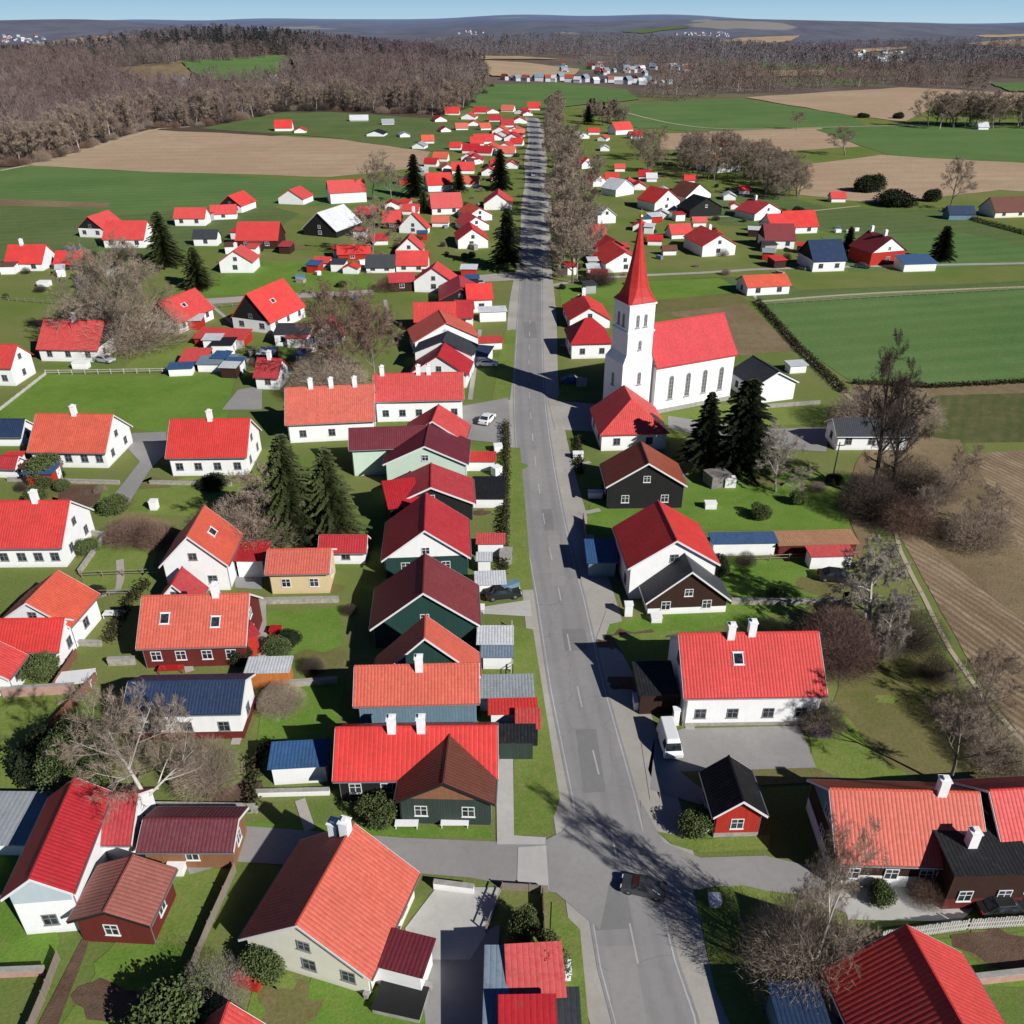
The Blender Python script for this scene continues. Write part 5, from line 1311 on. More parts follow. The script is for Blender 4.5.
# bushes near
B = [('evergreen0', 80, 790, 722, 'large green evergreen bush beside the big pale tree', .85), ('bushdarkleaf0', 45, 775, 738, 'dark bush left of the large evergreen bush', 1.0),
     ('bushmaroon0', 830, 664, 608, 'round maroon bare bush behind the wide white house', .85), ('bushbrown0', 793, 978, 905, 'spreading brown twiggy bush at the lower right', .72),
     ('bushbrown1', 135, 540, 515, 'russet hedge bush beside the tall white gabled house', 1.4), ('bushbrown1', 160, 545, 520, 'russet hedge bush against the tall white gabled house', 1.0),
     ('bushbrown0', 255, 545, 490, 'brown bare bush beside the left spruce', 1.1), ('bushbrown0', 210, 785, 740, 'brown bare bush below the dark blue roof', .8),
     ('bushgreen0', 178, 1030, 990, 'small green bush at the bottom edge left of centre', 1.0), ('bushpale0', 218, 1008, 965, 'pale twiggy bush beside the large cream house', .9),
     ('bushgreen0', 264, 972, 950, 'small bush against the gable of the large cream house', 1.0), ('bushgreen0', 697, 832, 812, 'clipped green bush beside the red cabin', 1.0),
     ('bushgreen1', 380, 822, 797, 'small shrub beside the brown roofed corner house', .9), ('bushbrown0', 283, 708, 684, 'brown shrub below the orange trailer', 1.1),
     ('bushgreen1', 20, 678, 655, 'green shrub in the corner court at the left edge, left of two', .9), ('bushgreen0', 45, 675, 652, 'green shrub in the corner court at the left edge, right of two', .9),
     ('bushgreen0', 45, 480, 452, 'dense shrub against the brown boarded corner', .9), ('bushdarkleaf0', 60, 478, 468, 'low dark shrub in front of the lawn house', 1.0),
     ('bushdarkleaf0', 215, 487, 470, 'low dark shrub in front of the red roofed house with four windows', 1.2), ('bushgreen0', 115, 512, 493, 'shrub beside the grey drive', 1.0),
     ('bushdark0', 905, 500, 455, 'dark tangled bush at the foot of the tall dark trees', 1.0), ('bushdark0', 865, 515, 470, 'dark tangled bush left of the tall dark trees', .9),
     ('bushbrown0', 940, 500, 465, 'brown thicket bush right of the tall dark trees', .8), ('bushbrown1', 905, 530, 495, 'reddish thicket bush above the dirt track', 1.1),
     ('bushbrown0', 975, 545, 505, 'brown thicket bush beside the ploughed field', 1.0),
     ('bushdark0', 935, 680, 655, 'dark low bush along the dirt track', .8), ('bushdark0', 908, 645, 610, 'dark bush between lawn and dirt track', 1.2),
     ('bushdark0', 965, 725, 695, 'dark low bush lower down the dirt track', 1.3), ('bushbrown0', 1000, 765, 735, 'brown low bush at the end of the dirt track', 1.3),
     ('bushbrown0', 870, 430, 385, 'brown bush behind the tall dark trees', 1.3), ('bushbrown0', 905, 425, 388, 'brown bush at the corner of the row crop field', 1.3),
     ('bushpale0', 885, 655, 615, 'pale feathery shrub beside the weeping tree', .6), ('bushbrown0', 820, 728, 700, 'brown shrub beside the wide white house', .9),
     ('bushgreen0', 815, 722, 703, 'green shrub at the right corner of the wide white house', .9),
     ('bushgreen0', 880, 900, 882, 'small shrub in front of the long red roof', .8), ('bushbrown1', 925, 900, 880, 'rusty shrub beside the flat black roofed house', .9),
     ('bushbrown0', 135, 345, 300, 'brown bush at the foot of the large spreading tree', 1.8), ('bushbrown0', 95, 320, 285, 'brown bush left of the large spreading tree', 1.4),
     ('bushbrown0', 330, 395, 350, 'brown bush below the reddish tree', 1.3), ('bushgreen1', 400, 470, 455, 'small dark shrub in front of the pale green wing', .9),
     ('bushbrown1', 390, 290, 275, 'brown shrub beside the side lane', 1.5), ('bushdark0', 600, 285, 265, 'dark shrub under the road trees', 1.2),
     ('bushgreen1', 545, 975, 940, 'untidy green hedge bush beside the lower sheds', .6), ('bushgreen1', 525, 935, 905, 'untidy green hedge bush beside the paving slab', .5)]
for b in B: tree(*b)
gb = random.Random(9)
# many small garden shrubs, each a thing
for i in range(110):
    zone = gb.choice([(0, 130, 250, 300), (200, 480, 240, 300), (250, 400, 330, 380), (380, 500, 200, 260), (0, 160, 480, 600), (640, 800, 240, 275), (560, 640, 260, 290), (700, 860, 470, 600), (230, 360, 560, 700), (640, 790, 180, 235), (430, 530, 140, 200)])
    x = gb.uniform(zone[0], zone[1]); y = gb.uniform(zone[2], zone[3]); p = G(x, y)
    kd = gb.choice(['bushbrown0', 'bushgreen0', 'bushdarkleaf0', 'bushgreen1', 'bushdark0'])
    tree(kd, x, y, proj((p.x, p.y, gb.uniform(1.2, 2.6)))[1], {'bushbrown0': 'small brown garden shrub', 'bushgreen0': 'small green garden shrub', 'bushdarkleaf0': 'small dark evergreen garden shrub', 'bushgreen1': 'small dark green garden shrub', 'bushdark0': 'small dark bare garden shrub'}[kd]+' among the houses', gb.uniform(.8, 1.2), 'garden shrubs, '+kd.rstrip('01'), name='shrub', cat='shrub')

# ---------------------------------------------------------------- far woods: nobody could count them
def wood_proto(rg, n, H, W, tw, con=False, pale=False):
    V = []; Fc = []; M_ = []
    r = .22
    for k in range(3):
        a = k*2.094; b = a+2.094
        i = len(V); V += [(r*math.cos(a), r*math.sin(a), 0), (r*math.cos(b), r*math.sin(b), 0), (0, 0, H*.8)]; Fc.append((i, i+1, i+2)); M_.append(1 if pale else 2)
    for _ in range(n):
        z = rg.uniform(.08, 1) if not con else rg.uniform(.08, 1); f = math.sin(min(1, (1-z)*1.5+.15)*math.pi/2) if not con else (1-z)
        a = rg.random()*6.283; rr = W/2*f*math.sqrt(rg.random())
        p = Vector((rr*math.cos(a), rr*math.sin(a), z*H*.9)); d = (Vector((math.cos(a), math.sin(a), 0))*.7+Vector((0, 0, 1.0 if not con else -.4))+rv(rg)*.5).normalized()
        L = H*.13*rg.uniform(.7, 1.3); s = d.cross(rv(rg)).normalized()*tw
        i = len(V); V += [tuple(p-s), tuple(p+s), tuple(p+d*L)]; Fc.append((i, i+1, i+2)); M_.append(0)
    return np.array(V, dtype=np.float32), np.array(Fc, dtype=np.int32), np.array(M_, dtype=np.int32)
def scatter(name, label, P_, pr, mats, seed, smin=.7, smax=1.15):
    rs = np.random.RandomState(seed); VV = []; FF = []; MM = []; o = 0
    for p in P_:
        v, f, mi = pr[rs.randint(len(pr))]; s = rs.uniform(smin, smax); a = rs.uniform(0, 6.28); c, sn = math.cos(a)*s, math.sin(a)*s
        q = np.empty_like(v); q[:, 0] = v[:, 0]*c-v[:, 1]*sn+p[0]; q[:, 1] = v[:, 0]*sn+v[:, 1]*c+p[1]; q[:, 2] = v[:, 2]*s+p[2]-.3
        VV.append(q); FF.append(f+o); MM.append(mi); o += len(v)
    V = np.concatenate(VV); Fm = np.concatenate(FF); Mi = np.concatenate(MM)
    me = bpy.data.meshes.new(name); me.vertices.add(len(V)); me.vertices.foreach_set('co', V.ravel())
    me.loops.add(len(Fm)*3); me.loops.foreach_set('vertex_index', Fm.ravel()); me.polygons.add(len(Fm))
    me.polygons.foreach_set('loop_start', np.arange(0, len(Fm)*3, 3, dtype=np.int32))
    for m in mats: me.materials.append(m)
    me.polygons.foreach_set('material_index', Mi); me.update(calc_edges=True)
    return tag(link(name, me), label, 'woodland', kind='stuff')
def inside(pt, poly):
    x, y = pt; c = False; n = len(poly)
    for i in range(n):
        x1, y1 = poly[i]; x2, y2 = poly[(i+1) % n]
        if (y1 > y) != (y2 > y) and x < (x2-x1)*(y-y1)/(y2-y1)+x1: c = not c
    return c
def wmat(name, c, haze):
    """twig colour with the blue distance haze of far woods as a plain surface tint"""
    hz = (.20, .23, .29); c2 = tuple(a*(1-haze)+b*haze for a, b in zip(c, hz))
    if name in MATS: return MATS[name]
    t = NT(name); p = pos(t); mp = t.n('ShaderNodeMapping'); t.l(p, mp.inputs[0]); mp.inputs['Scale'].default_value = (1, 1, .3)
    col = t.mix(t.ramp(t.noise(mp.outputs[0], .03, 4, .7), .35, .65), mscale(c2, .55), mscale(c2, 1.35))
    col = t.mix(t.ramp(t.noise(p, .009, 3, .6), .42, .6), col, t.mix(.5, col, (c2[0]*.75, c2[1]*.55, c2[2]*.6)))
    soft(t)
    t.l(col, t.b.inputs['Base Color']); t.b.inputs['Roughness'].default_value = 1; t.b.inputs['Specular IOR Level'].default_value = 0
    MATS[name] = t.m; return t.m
rg = random.Random(21)
def fill(region, excl, step, ymin, ymax, xr, jit=.8, keep=1.0):
    out = []
    for y in np.arange(ymin, ymax, step):
        for x in np.arange(xr[0], xr[1], step):
            px_ = x+rg.uniform(-jit, jit)*step; py_ = y+rg.uniform(-jit, jit)*step
            z = hgt(px_, py_); q = proj((px_, py_, z))
            if not (-90 < q[0] < 1114): continue
            if region and not inside(q, region): continue
            if any(inside(q, e) for e in excl): continue
            if rg.random() > keep: continue
            out.append((px_, py_, z))
    return out
near_p = [wood_proto(rg, 190, 19, 10, .15, pale=i % 3 == 0) for i in range(6)]
mid_p = [wood_proto(rg, 90, 18, 15, .34) for i in range(5)]
conp = [wood_proto(rg, 70, 19, 7, .4, con=True) for i in range(3)]
WB = wmat('wood_brown', (.19, .145, .13), .04); WG = wmat('wood_grey', (.12, .092, .09), .1); WPAL = twig_mat('birch_bark', (.45, .42, .38)); WDK = twig_mat('trunk_dark', (.08, .065, .055))
hillf = [(180, 66), (285, 59), (296, 74), (262, 86), (215, 90), (150, 92), (112, 72)]
wood_region = [(-100, 190), (0, 170), (60, 156), (155, 127), (205, 128), (285, 111), (340, 111), (440, 117), (470, 105), (492, 84), (484, 72), (450, 60), (400, 48), (330, 36), (230, 33), (130, 38), (60, 54), (-100, 60)]
pts = fill(wood_region, [hillf], 11, 430, 1080, (-750, 80))
scatter('left_woodland', 'bare brown wood covering the slope beyond the left fields', pts, near_p, [WB, WPAL, WDK], 1)
print('near wood', len(pts))
pts = fill(wood_region, [hillf], 17, 1080, 2100, (-1300, 100))
dk = [p for i, p in enumerate(pts) if (math.sin(p[0]*.013)+math.sin(p[1]*.017+2)+rg.uniform(-.6, .6)) > .1]
lt = [p for p in pts if p not in set(dk)]
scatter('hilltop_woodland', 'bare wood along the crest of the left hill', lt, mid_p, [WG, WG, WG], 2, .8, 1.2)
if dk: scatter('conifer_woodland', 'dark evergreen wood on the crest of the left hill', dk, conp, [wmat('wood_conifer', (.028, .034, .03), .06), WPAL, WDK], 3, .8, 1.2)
fieldpx = [[(465, 107), (478, 86), (560, 84), (625, 90), (645, 100), (660, 106), (560, 112), (480, 114)], [(478, 68), (484, 60), (530, 63), (584, 69), (575, 84), (530, 84), (485, 82)],
           [(600, 108), (740, 98), (900, 86), (1024, 92), (1114, 96), (1114, 200), (640, 200)], [(505, 85), (505, 76), (690, 76), (690, 88), (560, 86)], [(985, 92), (990, 83), (1114, 81), (1114, 94)],
           [(755, 72), (900, 70), (905, 76), (760, 78)], [(-10, 50), (0, 38), (190, 33), (190, 40), (60, 50)], [(690, 45), (800, 39), (798, 35), (760, 36)], [(960, 46), (1040, 40), (1040, 36), (985, 34)], [(845, 64), (855, 50), (905, 50), (910, 64)]]
reg = [(450, 110), (484, 82), (600, 96), (650, 105), (740, 96), (900, 86), (1114, 96), (1114, 0), (-100, 0), (-100, 60), (60, 54), (130, 36), (230, 31), (330, 34), (450, 60)]
pts = fill(reg, fieldpx, 21, 700, 2600, (-1800, 2100), keep=.85)
front = [p for p in fill(reg, fieldpx, 15, 700, 1300, (-300, 1300), keep=.8) if math.sin(p[0]*.012+1)+math.sin(p[1]*.021+p[0]*.005) < .9]
a_ = front; b_ = [p for p in pts if p[1] >= 1300]
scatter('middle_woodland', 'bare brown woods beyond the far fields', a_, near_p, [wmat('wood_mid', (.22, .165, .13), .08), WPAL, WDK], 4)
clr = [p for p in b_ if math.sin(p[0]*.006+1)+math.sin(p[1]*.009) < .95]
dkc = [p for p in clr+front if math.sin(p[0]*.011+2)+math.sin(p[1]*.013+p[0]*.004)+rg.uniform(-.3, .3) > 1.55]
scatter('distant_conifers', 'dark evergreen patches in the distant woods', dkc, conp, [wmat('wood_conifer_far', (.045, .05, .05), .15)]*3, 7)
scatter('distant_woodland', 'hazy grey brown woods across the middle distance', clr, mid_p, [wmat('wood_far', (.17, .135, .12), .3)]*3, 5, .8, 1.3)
pts = fill(None, [], 40, 2500, 4200, (-3300, 3300), keep=.8)
pts = [p for p in pts if math.sin(p[0]*.0021+.5)+math.sin(p[1]*.0034+p[0]*.001) < .9]
big_p = [wood_proto(rg, 60, 15, 34, 1.2) for i in range(4)]
if 0: scatter('blue_woodland', 'blue hazy woods on the far slopes', pts, big_p, [wmat('wood_blue', (.10, .10, .115), .5)]*3, 6, .8, 1.4)
print('mid', len(a_), len(clr), len(pts))
# ---------------------------------------------------------------- fences and walls
WOODF = plain('weathered_wood', (.30, .25, .2), boards=.15, bump=.3); WOODR = plain('red_brown_fence', (.26, .11, .075), boards=.15, bump=.3)
WOODW = plain('whitewashed_wood', (.6, .58, .53), boards=.15, bump=.2, var=.2); DRYST = plain('dry_stone', (.42, .38, .33), var=.4, scale=2.2, bump=.8)
HEDGE = leaf_mat('hedge_leaves', (.03, .035, .014), (.07, .06, .03)); PINK = plain('pink_wall', (.5, .3, .24), var=.2)
def fence(px, kind, label, h=1.1):
    w = [G(*p) for p in px]; c = sum(w, Vector())/len(w)
    nm = {'board': 'fence', 'picket': 'picket_fence', 'wall': 'garden_wall', 'rail': 'rail_fence', 'hedge': 'hedge'}[kind[0]]
    e = empty(nm, c, 0, label, nm.replace('_', ' '))
    m = MB(); ps = MB(); mat_ = kind[1]
    for a, b in zip(w, w[1:]):
        a = a-c; b = b-c; d = (b-a); L = d.length; d.normalize(); n = Vector((-d.y, d.x, 0))
        def bar(s0, s1, z0, z1, t, mb):
            p, q = a+d*s0, a+d*s1
            c8 = [p-n*t, q-n*t, q+n*t, p+n*t]
            lo = [(v.x, v.y, z0) for v in c8]; hi = [(v.x, v.y, z1) for v in c8]
            for i in range(4): mb.face([lo[i], lo[(i+1) % 4], hi[(i+1) % 4], hi[i]])
            mb.face(hi)
        if kind[0] == 'board':
            bar(0, L, .06, h, .025, m)
            s = 0
            while s <= L: bar(max(0, s-.05), s+.05, 0, h+.08, .06, ps); s += 2.2
        elif kind[0] == 'wall':
            bar(0, L, 0, h, .16, m); bar(0, L, h+.002, h+.09, .21, ps)
        elif kind[0] == 'rail':
            for z in (.45, .9): bar(0, L, z, z+.09, .02, m)
            s = 0
            while s <= L: bar(s, s+.1, 0, 1.1, .05, ps); s += 2.5
        elif kind[0] == 'picket':
            s = 0
            while s < L-.2: bar(s, s+.13, .08, h+random.uniform(-.06, .1), .02, m); s += .2
            for z in (.3, .8):
                bar(0, L, z, z+.08, .05, ps)
        elif kind[0] == 'hedge':
            k = int(L*90)
            for _ in range(k):
                p = a+d*random.uniform(0, L)+n*random.gauss(0, .28); z = random.uniform(.02, h)*random.uniform(.7, 1.1)
                u = rv(random)*.17; v = u.cross(rv(random)).normalized()*.1; p = Vector((p.x, p.y, z))
                m.face([p-u, p+v, p+u, p-v])
    m.build({'board': 'panel', 'wall': 'wall_body', 'rail': 'rail', 'picket': 'pickets', 'hedge': 'foliage'}[kind[0]], mat_, e)
    if ps.f: ps.build({'board': 'posts', 'wall': 'coping', 'rail': 'posts', 'picket': 'rails'}[kind[0]], mat_ if kind[0] != 'wall' else STONE, e)
fence([(236,872),(210,930),(182,998)], ('board', WOODF), 'grey board fence running down from the burgundy outbuilding')
fence([(60,960),(45,1000),(20,1060)], ('board', WOODF), 'board fence along the brown garden bed at the bottom left')
fence([(0,976),(46,974)], ('wall', PINK), 'low pink wall at the bottom left edge', .7)
fence([(147,810),(258,812)], ('wall', DRYST), 'grey stone wall behind the burgundy outbuilding', .8)
fence([(4,697),(76,693)], ('wall', PINK), 'reddish garden wall at the left edge', 1.2)
fence([(50,732),(98,680)], ('board', WOODR), 'red brown board fence climbing beside the white garden table')
fence([(52,695),(78,656)], ('board', WOODR), 'short red brown fence right of the corner court')
fence([(880,942),(968,930),(1100,922)], ('picket', WOODW), 'pale picket fence along the paved yard at the lower right', 1.3)
fence([(738,923),(752,966)], ('rail', WOODF), 'grey rail fence beside the brown bush, upper piece')
fence([(760,960),(774,1000)], ('board', WOODW), 'pale board fence piece below the brown bush', .9)
fence([(972,984),(1080,972)], ('wall', PINK), 'pink garden wall at the lower right edge', .9)
fence([(249,604),(339,602)], ('wall', DRYST), 'low stone wall below the pale yellow house', .7)
fence([(284,687),(338,683)], ('wall', DRYST), 'low stone wall between two lawns', .7)
fence([(731,604),(842,605)], ('wall', DRYST), 'long dry stone wall across the right hand lawn', .7)
fence([(750,562),(860,558)], ('rail', WOODF), 'rail fence below the blue roofed shed')
fence([(757,302),(800,350),(846,394)], ('hedge', HEDGE), 'dark hedge along the diagonal field path', 1.3)
fence([(942,211),(985,224),(1060,244)], ('hedge', HEDGE), 'dark hedge line across the far right field', 1.5)
fence([(756,306),(900,297),(1060,288)], ('rail', WOODF), 'rail fence along the top of the big green field')
fence([(852,384),(930,388),(1080,380)], ('hedge', HEDGE), 'brown hedge along the bottom of the big green field', 1.0)
fence([(0,411),(46,375)], ('board', WOODW), 'white fence along the left side of the big lawn', .6)
fence([(46,375),(168,373)], ('rail', WOODW), 'white rail fence along the top of the big lawn')
fence([(8,481),(120,484)], ('wall', DRYST), 'low pale wall below the orange roofed lawn house', .5)
fence([(150,484),(232,486)], ('wall', DRYST), 'low pale wall below the four windowed red roofed house', .5)
fence([(82,578),(160,575)], ('rail', WOODF), 'rail fence between left gardens, upper one')
fence([(88,597),(134,596)], ('rail', WOODF), 'rail fence between left gardens, lower one')
fence([(92,535),(106,537),(80,574)], ('wall', DRYST), 'curved pale wall beside the large white house', .6)
fence([(109,665),(136,664)], ('wall', DRYST), 'pale wall stub left of the maroon house', .9)
fence([(110,645),(130,605),(148,585)], ('hedge', HEDGE), 'dark hedge climbing behind the maroon house', 1.4)
fence([(75,645),(102,646)], ('wall', DRYST), 'pale step wall beside the left edge gable', .6)
fence([(740,410),(820,404)], ('wall', DRYST), 'pale wall below the grey roofed shed', .6)
fence([(700,470),(752,468)], ('board', WOODR), 'low brown fence on the lawn below the spruces')
fence([(258,712),(275,680)], ('board', WOODF), 'pale fence dividing the lawn by the trailer', .8)
fence([(255,796),(330,794)], ('wall', WALL['white']), 'low white wall beside the blue roofed shed', .6)
fence([(253,814),(256,760),(275,745)], ('hedge', HEDGE), 'dark hedge left of the blue roofed shed', 1.2)
fence([(434,888),(474,893)], ('wall', WALL['white']), 'low white wall along the street beside the patio', .8)
fence([(502,890),(548,893)], ('board', WOODF), 'dark street side fence below the crossing slab', .9)
fence([(486,934),(502,892)], ('rail', WOODF), 'rail fence on the right of the patio')
fence([(543,895),(545,945)], ('board', WOODF), 'narrow board fence beside the lower verge', 1.0)
fence([(366,1000),(375,978),(412,985),(432,990)], ('wall', STONE), 'low stone edge around the sunken garden frame', .5)
fence([(512,628),(511,690)], ('rail', WOODW), 'white rail fence between the roadside sheds and the verge')
fence([(506,425),(506,478),(505,530),(504,575)], ('hedge', HEDGE), 'dark hedge between the roadside sheds and the verge', 1.2)
fence([(578,440),(580,475)], ('hedge', HEDGE), 'dark hedge at the road below the church', 1.0)
fence([(583,520),(590,570)], ('board', WOODF), 'board fence beside the flat blue shed', 1.1)
fence([(200,310),(240,306)], ('rail', WOODF), 'rail fence along the left lane')
fence([(300,272),(340,270),(372,276)], ('rail', WOODF), 'rail fence across the middle left garden')
fence([(0,300),(60,305),(100,300)], ('rail', WOODF), 'rail fence in the far left gardens')
fence([(90,955),(170,965)], ('rail', WOODF), 'rail fence below the dark red barn') if False else None
# ---------------------------------------------------------------- vehicles
TYRE = plain('tyre_rubber', (.02, .02, .02), var=.1); RIM = plain('wheel_metal', (.4, .4, .42), rough=.3, metal=.7, var=.05)
LAMPM = plain('lamp_lens', (.8, .8, .75), rough=.15, var=.03); TAIL = plain('tail_lens', (.45, .02, .02), rough=.2, var=.05)
def paint(name, c): return plain('paint_'+name, c, rough=.22, var=.04, spec=.6, bump=0)
CARP = dict(white=paint('white', (.8, .8, .8)), black=paint('black', (.015, .015, .018)), silver=paint('silver', (.45, .47, .5)), red=paint('red', (.45, .02, .02)), blue=paint('blue', (.03, .08, .22)), dark=paint('dark_grey', (.06, .065, .07)))
def body_mesh(prof, w, m, tap=.12, zt=.8):
    """side profile (y,z) extruded across with tumblehome and bevel"""
    bm = bmesh.new()
    rings = []
    for x, k in ((-w/2, 1), (-w/2+.08, 0), (w/2-.08, 0), (w/2, 1)):
        ring = []
        for (y, z) in prof:
            f = max(0, z-zt)*tap*2; yy = y*(.985 if k else 1); zz = z-(.04 if k and z > .5 else 0)
            ring.append(bm.verts.new((x-math.copysign(f, x), yy, zz)))
        rings.append(ring)
    n = len(prof)
    for a, b in zip(rings, rings[1:]):
        for i in range(n): bm.faces.new((a[i], a[(i+1) % n], b[(i+1) % n], b[i]))
    bm.faces.new(rings[0][::-1]); bm.faces.new(rings[-1])
    bmesh.ops.recalc_face_normals(bm, faces=bm.faces[:])
    me = bpy.data.meshes.new('body'); bm.to_mesh(me); bm.free(); me.materials.append(m); return me
CARPROF = [(-2.1, .3), (-2.15, .55), (-2.05, .78), (-1.1, .92), (-.45, 1.4), (.9, 1.43), (1.65, .98), (2.1, .9), (2.15, .5), (2.05, .3), (1.65, .28), (1.6, .5), (1.35, .63), (1.1, .5), (1.05, .26), (-1.05, .26), (-1.1, .5), (-1.35, .63), (-1.6, .5), (-1.65, .28)]
VANPROF = [(-2.4, .35), (-2.45, .8), (-2.2, 1.1), (-1.7, 1.9), (-1.3, 2.1), (2.4, 2.12), (2.45, .4), (1.9, .35), (1.8, .6), (1.5, .72), (1.2, .6), (1.15, .32), (-1.2, .32), (-1.25, .6), (-1.55, .72), (-1.85, .6), (-1.9, .35)]
def wheel_meshes():
    t = MB(); n = 18
    prof = [(.2, -.1), (.31, -.1), (.34, -.05), (.34, .05), (.31, .1), (.2, .1)]
    def ring(mb, pr):
        for (r0, x0), (r1, x1) in zip(pr, pr[1:]):
            for k in range(n):
                a = 2*math.pi*k/n; b = 2*math.pi*(k+1)/n
                mb.face([(x0, r0*math.cos(a), r0*math.sin(a)), (x0, r0*math.cos(b), r0*math.sin(b)), (x1, r1*math.cos(b), r1*math.sin(b)), (x1, r1*math.cos(a), r1*math.sin(a))])
    ring(t, prof); r = MB(); ring(r, [(.01, -.08), (.2, -.07), (.2, .07), (.01, .08)])
    return t.mesh('tyre', TYRE), r.mesh('rim', RIM)
WHL = wheel_meshes(); CM = {}
def vehicle(px, py, rz, colour, label, kind='car', name='parked_car'):
    p = G(px, py); p.z = .05; e = empty(name, p, rz, label, 'van' if kind == 'van' else 'car')
    prof, w = (CARPROF, 1.78) if kind == 'car' else (VANPROF, 1.95)
    key = (kind, colour)
    if key not in CM:
        CM[key] = body_mesh(prof, w, CARP[colour])
        g = MB()
        def q(p4): g.face(p4)
        if kind == 'car':
            for s in (-1, 1):
                x0 = s*(w/2-.01); x1 = s*(w/2-.135)
                f = [(x0, -.95, .98), (x0, 1.35, 1.02), (x1, .85, 1.36), (x1, -.42, 1.34)]
                g.face(f if s > 0 else f[::-1])
            g.face([(-.7, -1.06, .965), (.7, -1.06, .965), (.62, -.5, 1.385), (-.62, -.5, 1.385)])
            g.face([(.7, 1.6, 1.03), (-.7, 1.6, 1.03), (-.62, .98, 1.415), (.62, .98, 1.415)])
        else:
            for s in (-1, 1):
                x0 = s*(w/2-.03); x1 = s*(w/2-.19); f = [(x0, -1.95, 1.2), (x0, -.8, 1.2), (x1, -.8, 1.8), (x1, -1.7, 1.8)]
                g.face(f if s > 0 else f[::-1])
            g.face([(-.82, -2.19, 1.16), (.82, -2.19, 1.16), (.7, -1.76, 1.86), (-.7, -1.76, 1.86)])
        CM[key, 'g'] = g.mesh('glazing', GL)
    b = link('body', CM[key], e); link('glazing', CM[key, 'g'], e)
    wy = (1.35, -1.35) if kind == 'car' else (1.5, -1.55)
    for y in wy:
        for s in (-1, 1):
            w_ = empty('wheel', (s*(w/2-.1), y, .34), 0, None, None); w_.parent = e
            link('tyre', WHL[0], w_); link('rim', WHL[1], w_)
    fy = -2.16 if kind == 'car' else -2.46
    if ('lamp', kind) not in CM:
        l = MB(); l.box(-.2, .2, -.03, .05, 0, .14); CM['lamp', kind] = l.mesh('headlight', LAMPM); l = MB(); l.box(-.14, .14, -.05, .03, 0, .2); CM['tail', kind] = l.mesh('tail_light', TAIL)
    for s in (-1, 1):
        link('headlight', CM['lamp', kind], e, (s*(w/2-.32), fy+.03, .62)); link('tail_light', CM['tail', kind], e, (s*(w/2-.22), -fy-.02, .72))
    return e
vehicle(669, 746, R(3), 'white', 'white van parked on the drive by the wide white house', 'van', 'parked_van').scale = (.92, .8, .92)
vehicle(643, 891, R(255), 'dark', 'dark car driving on the main road in the bare tree shadow', name='car').scale = (.82, .82, .82)
vehicle(487, 422, R(160), 'white', 'white car parked on the lot beside the bright red long roof')
vehicle(835, 580, R(80), 'black', 'black car parked behind the right hand lawn')
vehicle(503, 597, R(100), 'black', 'black car parked beside the maroon roofed house')
vehicle(572, 383, R(95), 'blue', 'blue car parked beside the church verge')
vehicle(487, 366, R(90), 'white', 'white car beside the roadside sheds near the church shadow')
vehicle(716, 793, R(70), 'dark', 'dark grey car in the shade beside the red cabin') if False else None
vehicle(480, 285, R(20), 'silver', 'silver car by the side lane')
vehicle(862, 268, R(60), 'dark', 'dark grey car beside the very dark blue roof')
vehicle(105, 362, R(70), 'silver', 'silver car right of the house with the black gable band')
vehicle(533, 176, R(180), 'silver', 'silver car far up the main road', name='car')
vehicle(1000, 910, R(95), 'black', 'black car in the yard at the right edge')
# ---------------------------------------------------------------- garden things
def box_thing(name, cat, px, py, sx, sy, sz, m, label, rz=0, legs=False, lid=None):
    p = G(px, py); p.z = .04; e = empty(name, p, rz, label, cat); q = MB()
    if legs:
        q.box(-sx/2, sx/2, -sy/2, sy/2, sz-.06, sz); q.build('tabletop', m, e)
        for a in (-1, 1):
            for b in (-1, 1): l = MB(); l.box(a*(sx/2-.1)-.035, a*(sx/2-.1)+.035, b*(sy/2-.1)-.035, b*(sy/2-.1)+.035, 0, sz-.062); l.build('leg', m, e)
    else:
        q.box(-sx/2, sx/2, -sy/2, sy/2, 0, sz); q.build('body', m, e)
        l = MB(); l.box(-sx/2-.06, sx/2+.06, -sy/2-.06, sy/2+.06, sz+.002, sz+.09); l.build('lid', lid or m, e)
    return e
PW = WALL['white']
box_thing('greenhouse_frame', 'garden frame', 401, 1003, 3.4, 2.2, .5, STONE, 'dark sunken garden frame at the bottom centre', R(-12), lid=TRIM_B)
box_thing('table', 'table', 77, 683, 3.6, 2.2, .8, TRIM_W, 'large white garden table beside the red brown fence', R(10), True)
box_thing('bench', 'bench', 115, 617, 2.4, 1.0, .6, TRIM_W, 'white garden bench beside the left gable house', 0, True)
box_thing('table', 'table', 345, 965, 1.2, 1.2, .75, CARP['red'], 'red garden table in front of the large cream house', R(15), True)
box_thing('storage_box', 'box', 250, 982, 2.0, 1.2, .7, CARP['red'], 'red garden box by the corner of the large cream house', R(-15))
box_thing('storage_box', 'box', 276, 633, 1.2, 1.0, .6, CARP['red'], 'red play box on the bright lawn')
box_thing('bench', 'bench', 172, 672, 2.6, .9, .6, CARP['red'], 'red and white garden bench in front of the maroon house', R(4), True)
box_thing('storage_box', 'box', 145, 855, 1.8, .9, .8, PW, 'white storage box left of the burgundy outbuilding door')
box_thing('storage_box', 'box', 177, 872, 1.4, .9, .7, PW, 'white storage box in front of the burgundy outbuilding')
box_thing('well_housing', 'hut', 155, 509, 1.0, 1.0, 1.3, PW, 'small white box on the lawn beside the drive')
box_thing('storage_box', 'box', 710, 508, 1.6, 1.0, .9, PW, 'white box on the lawn near the spruces, left of two')
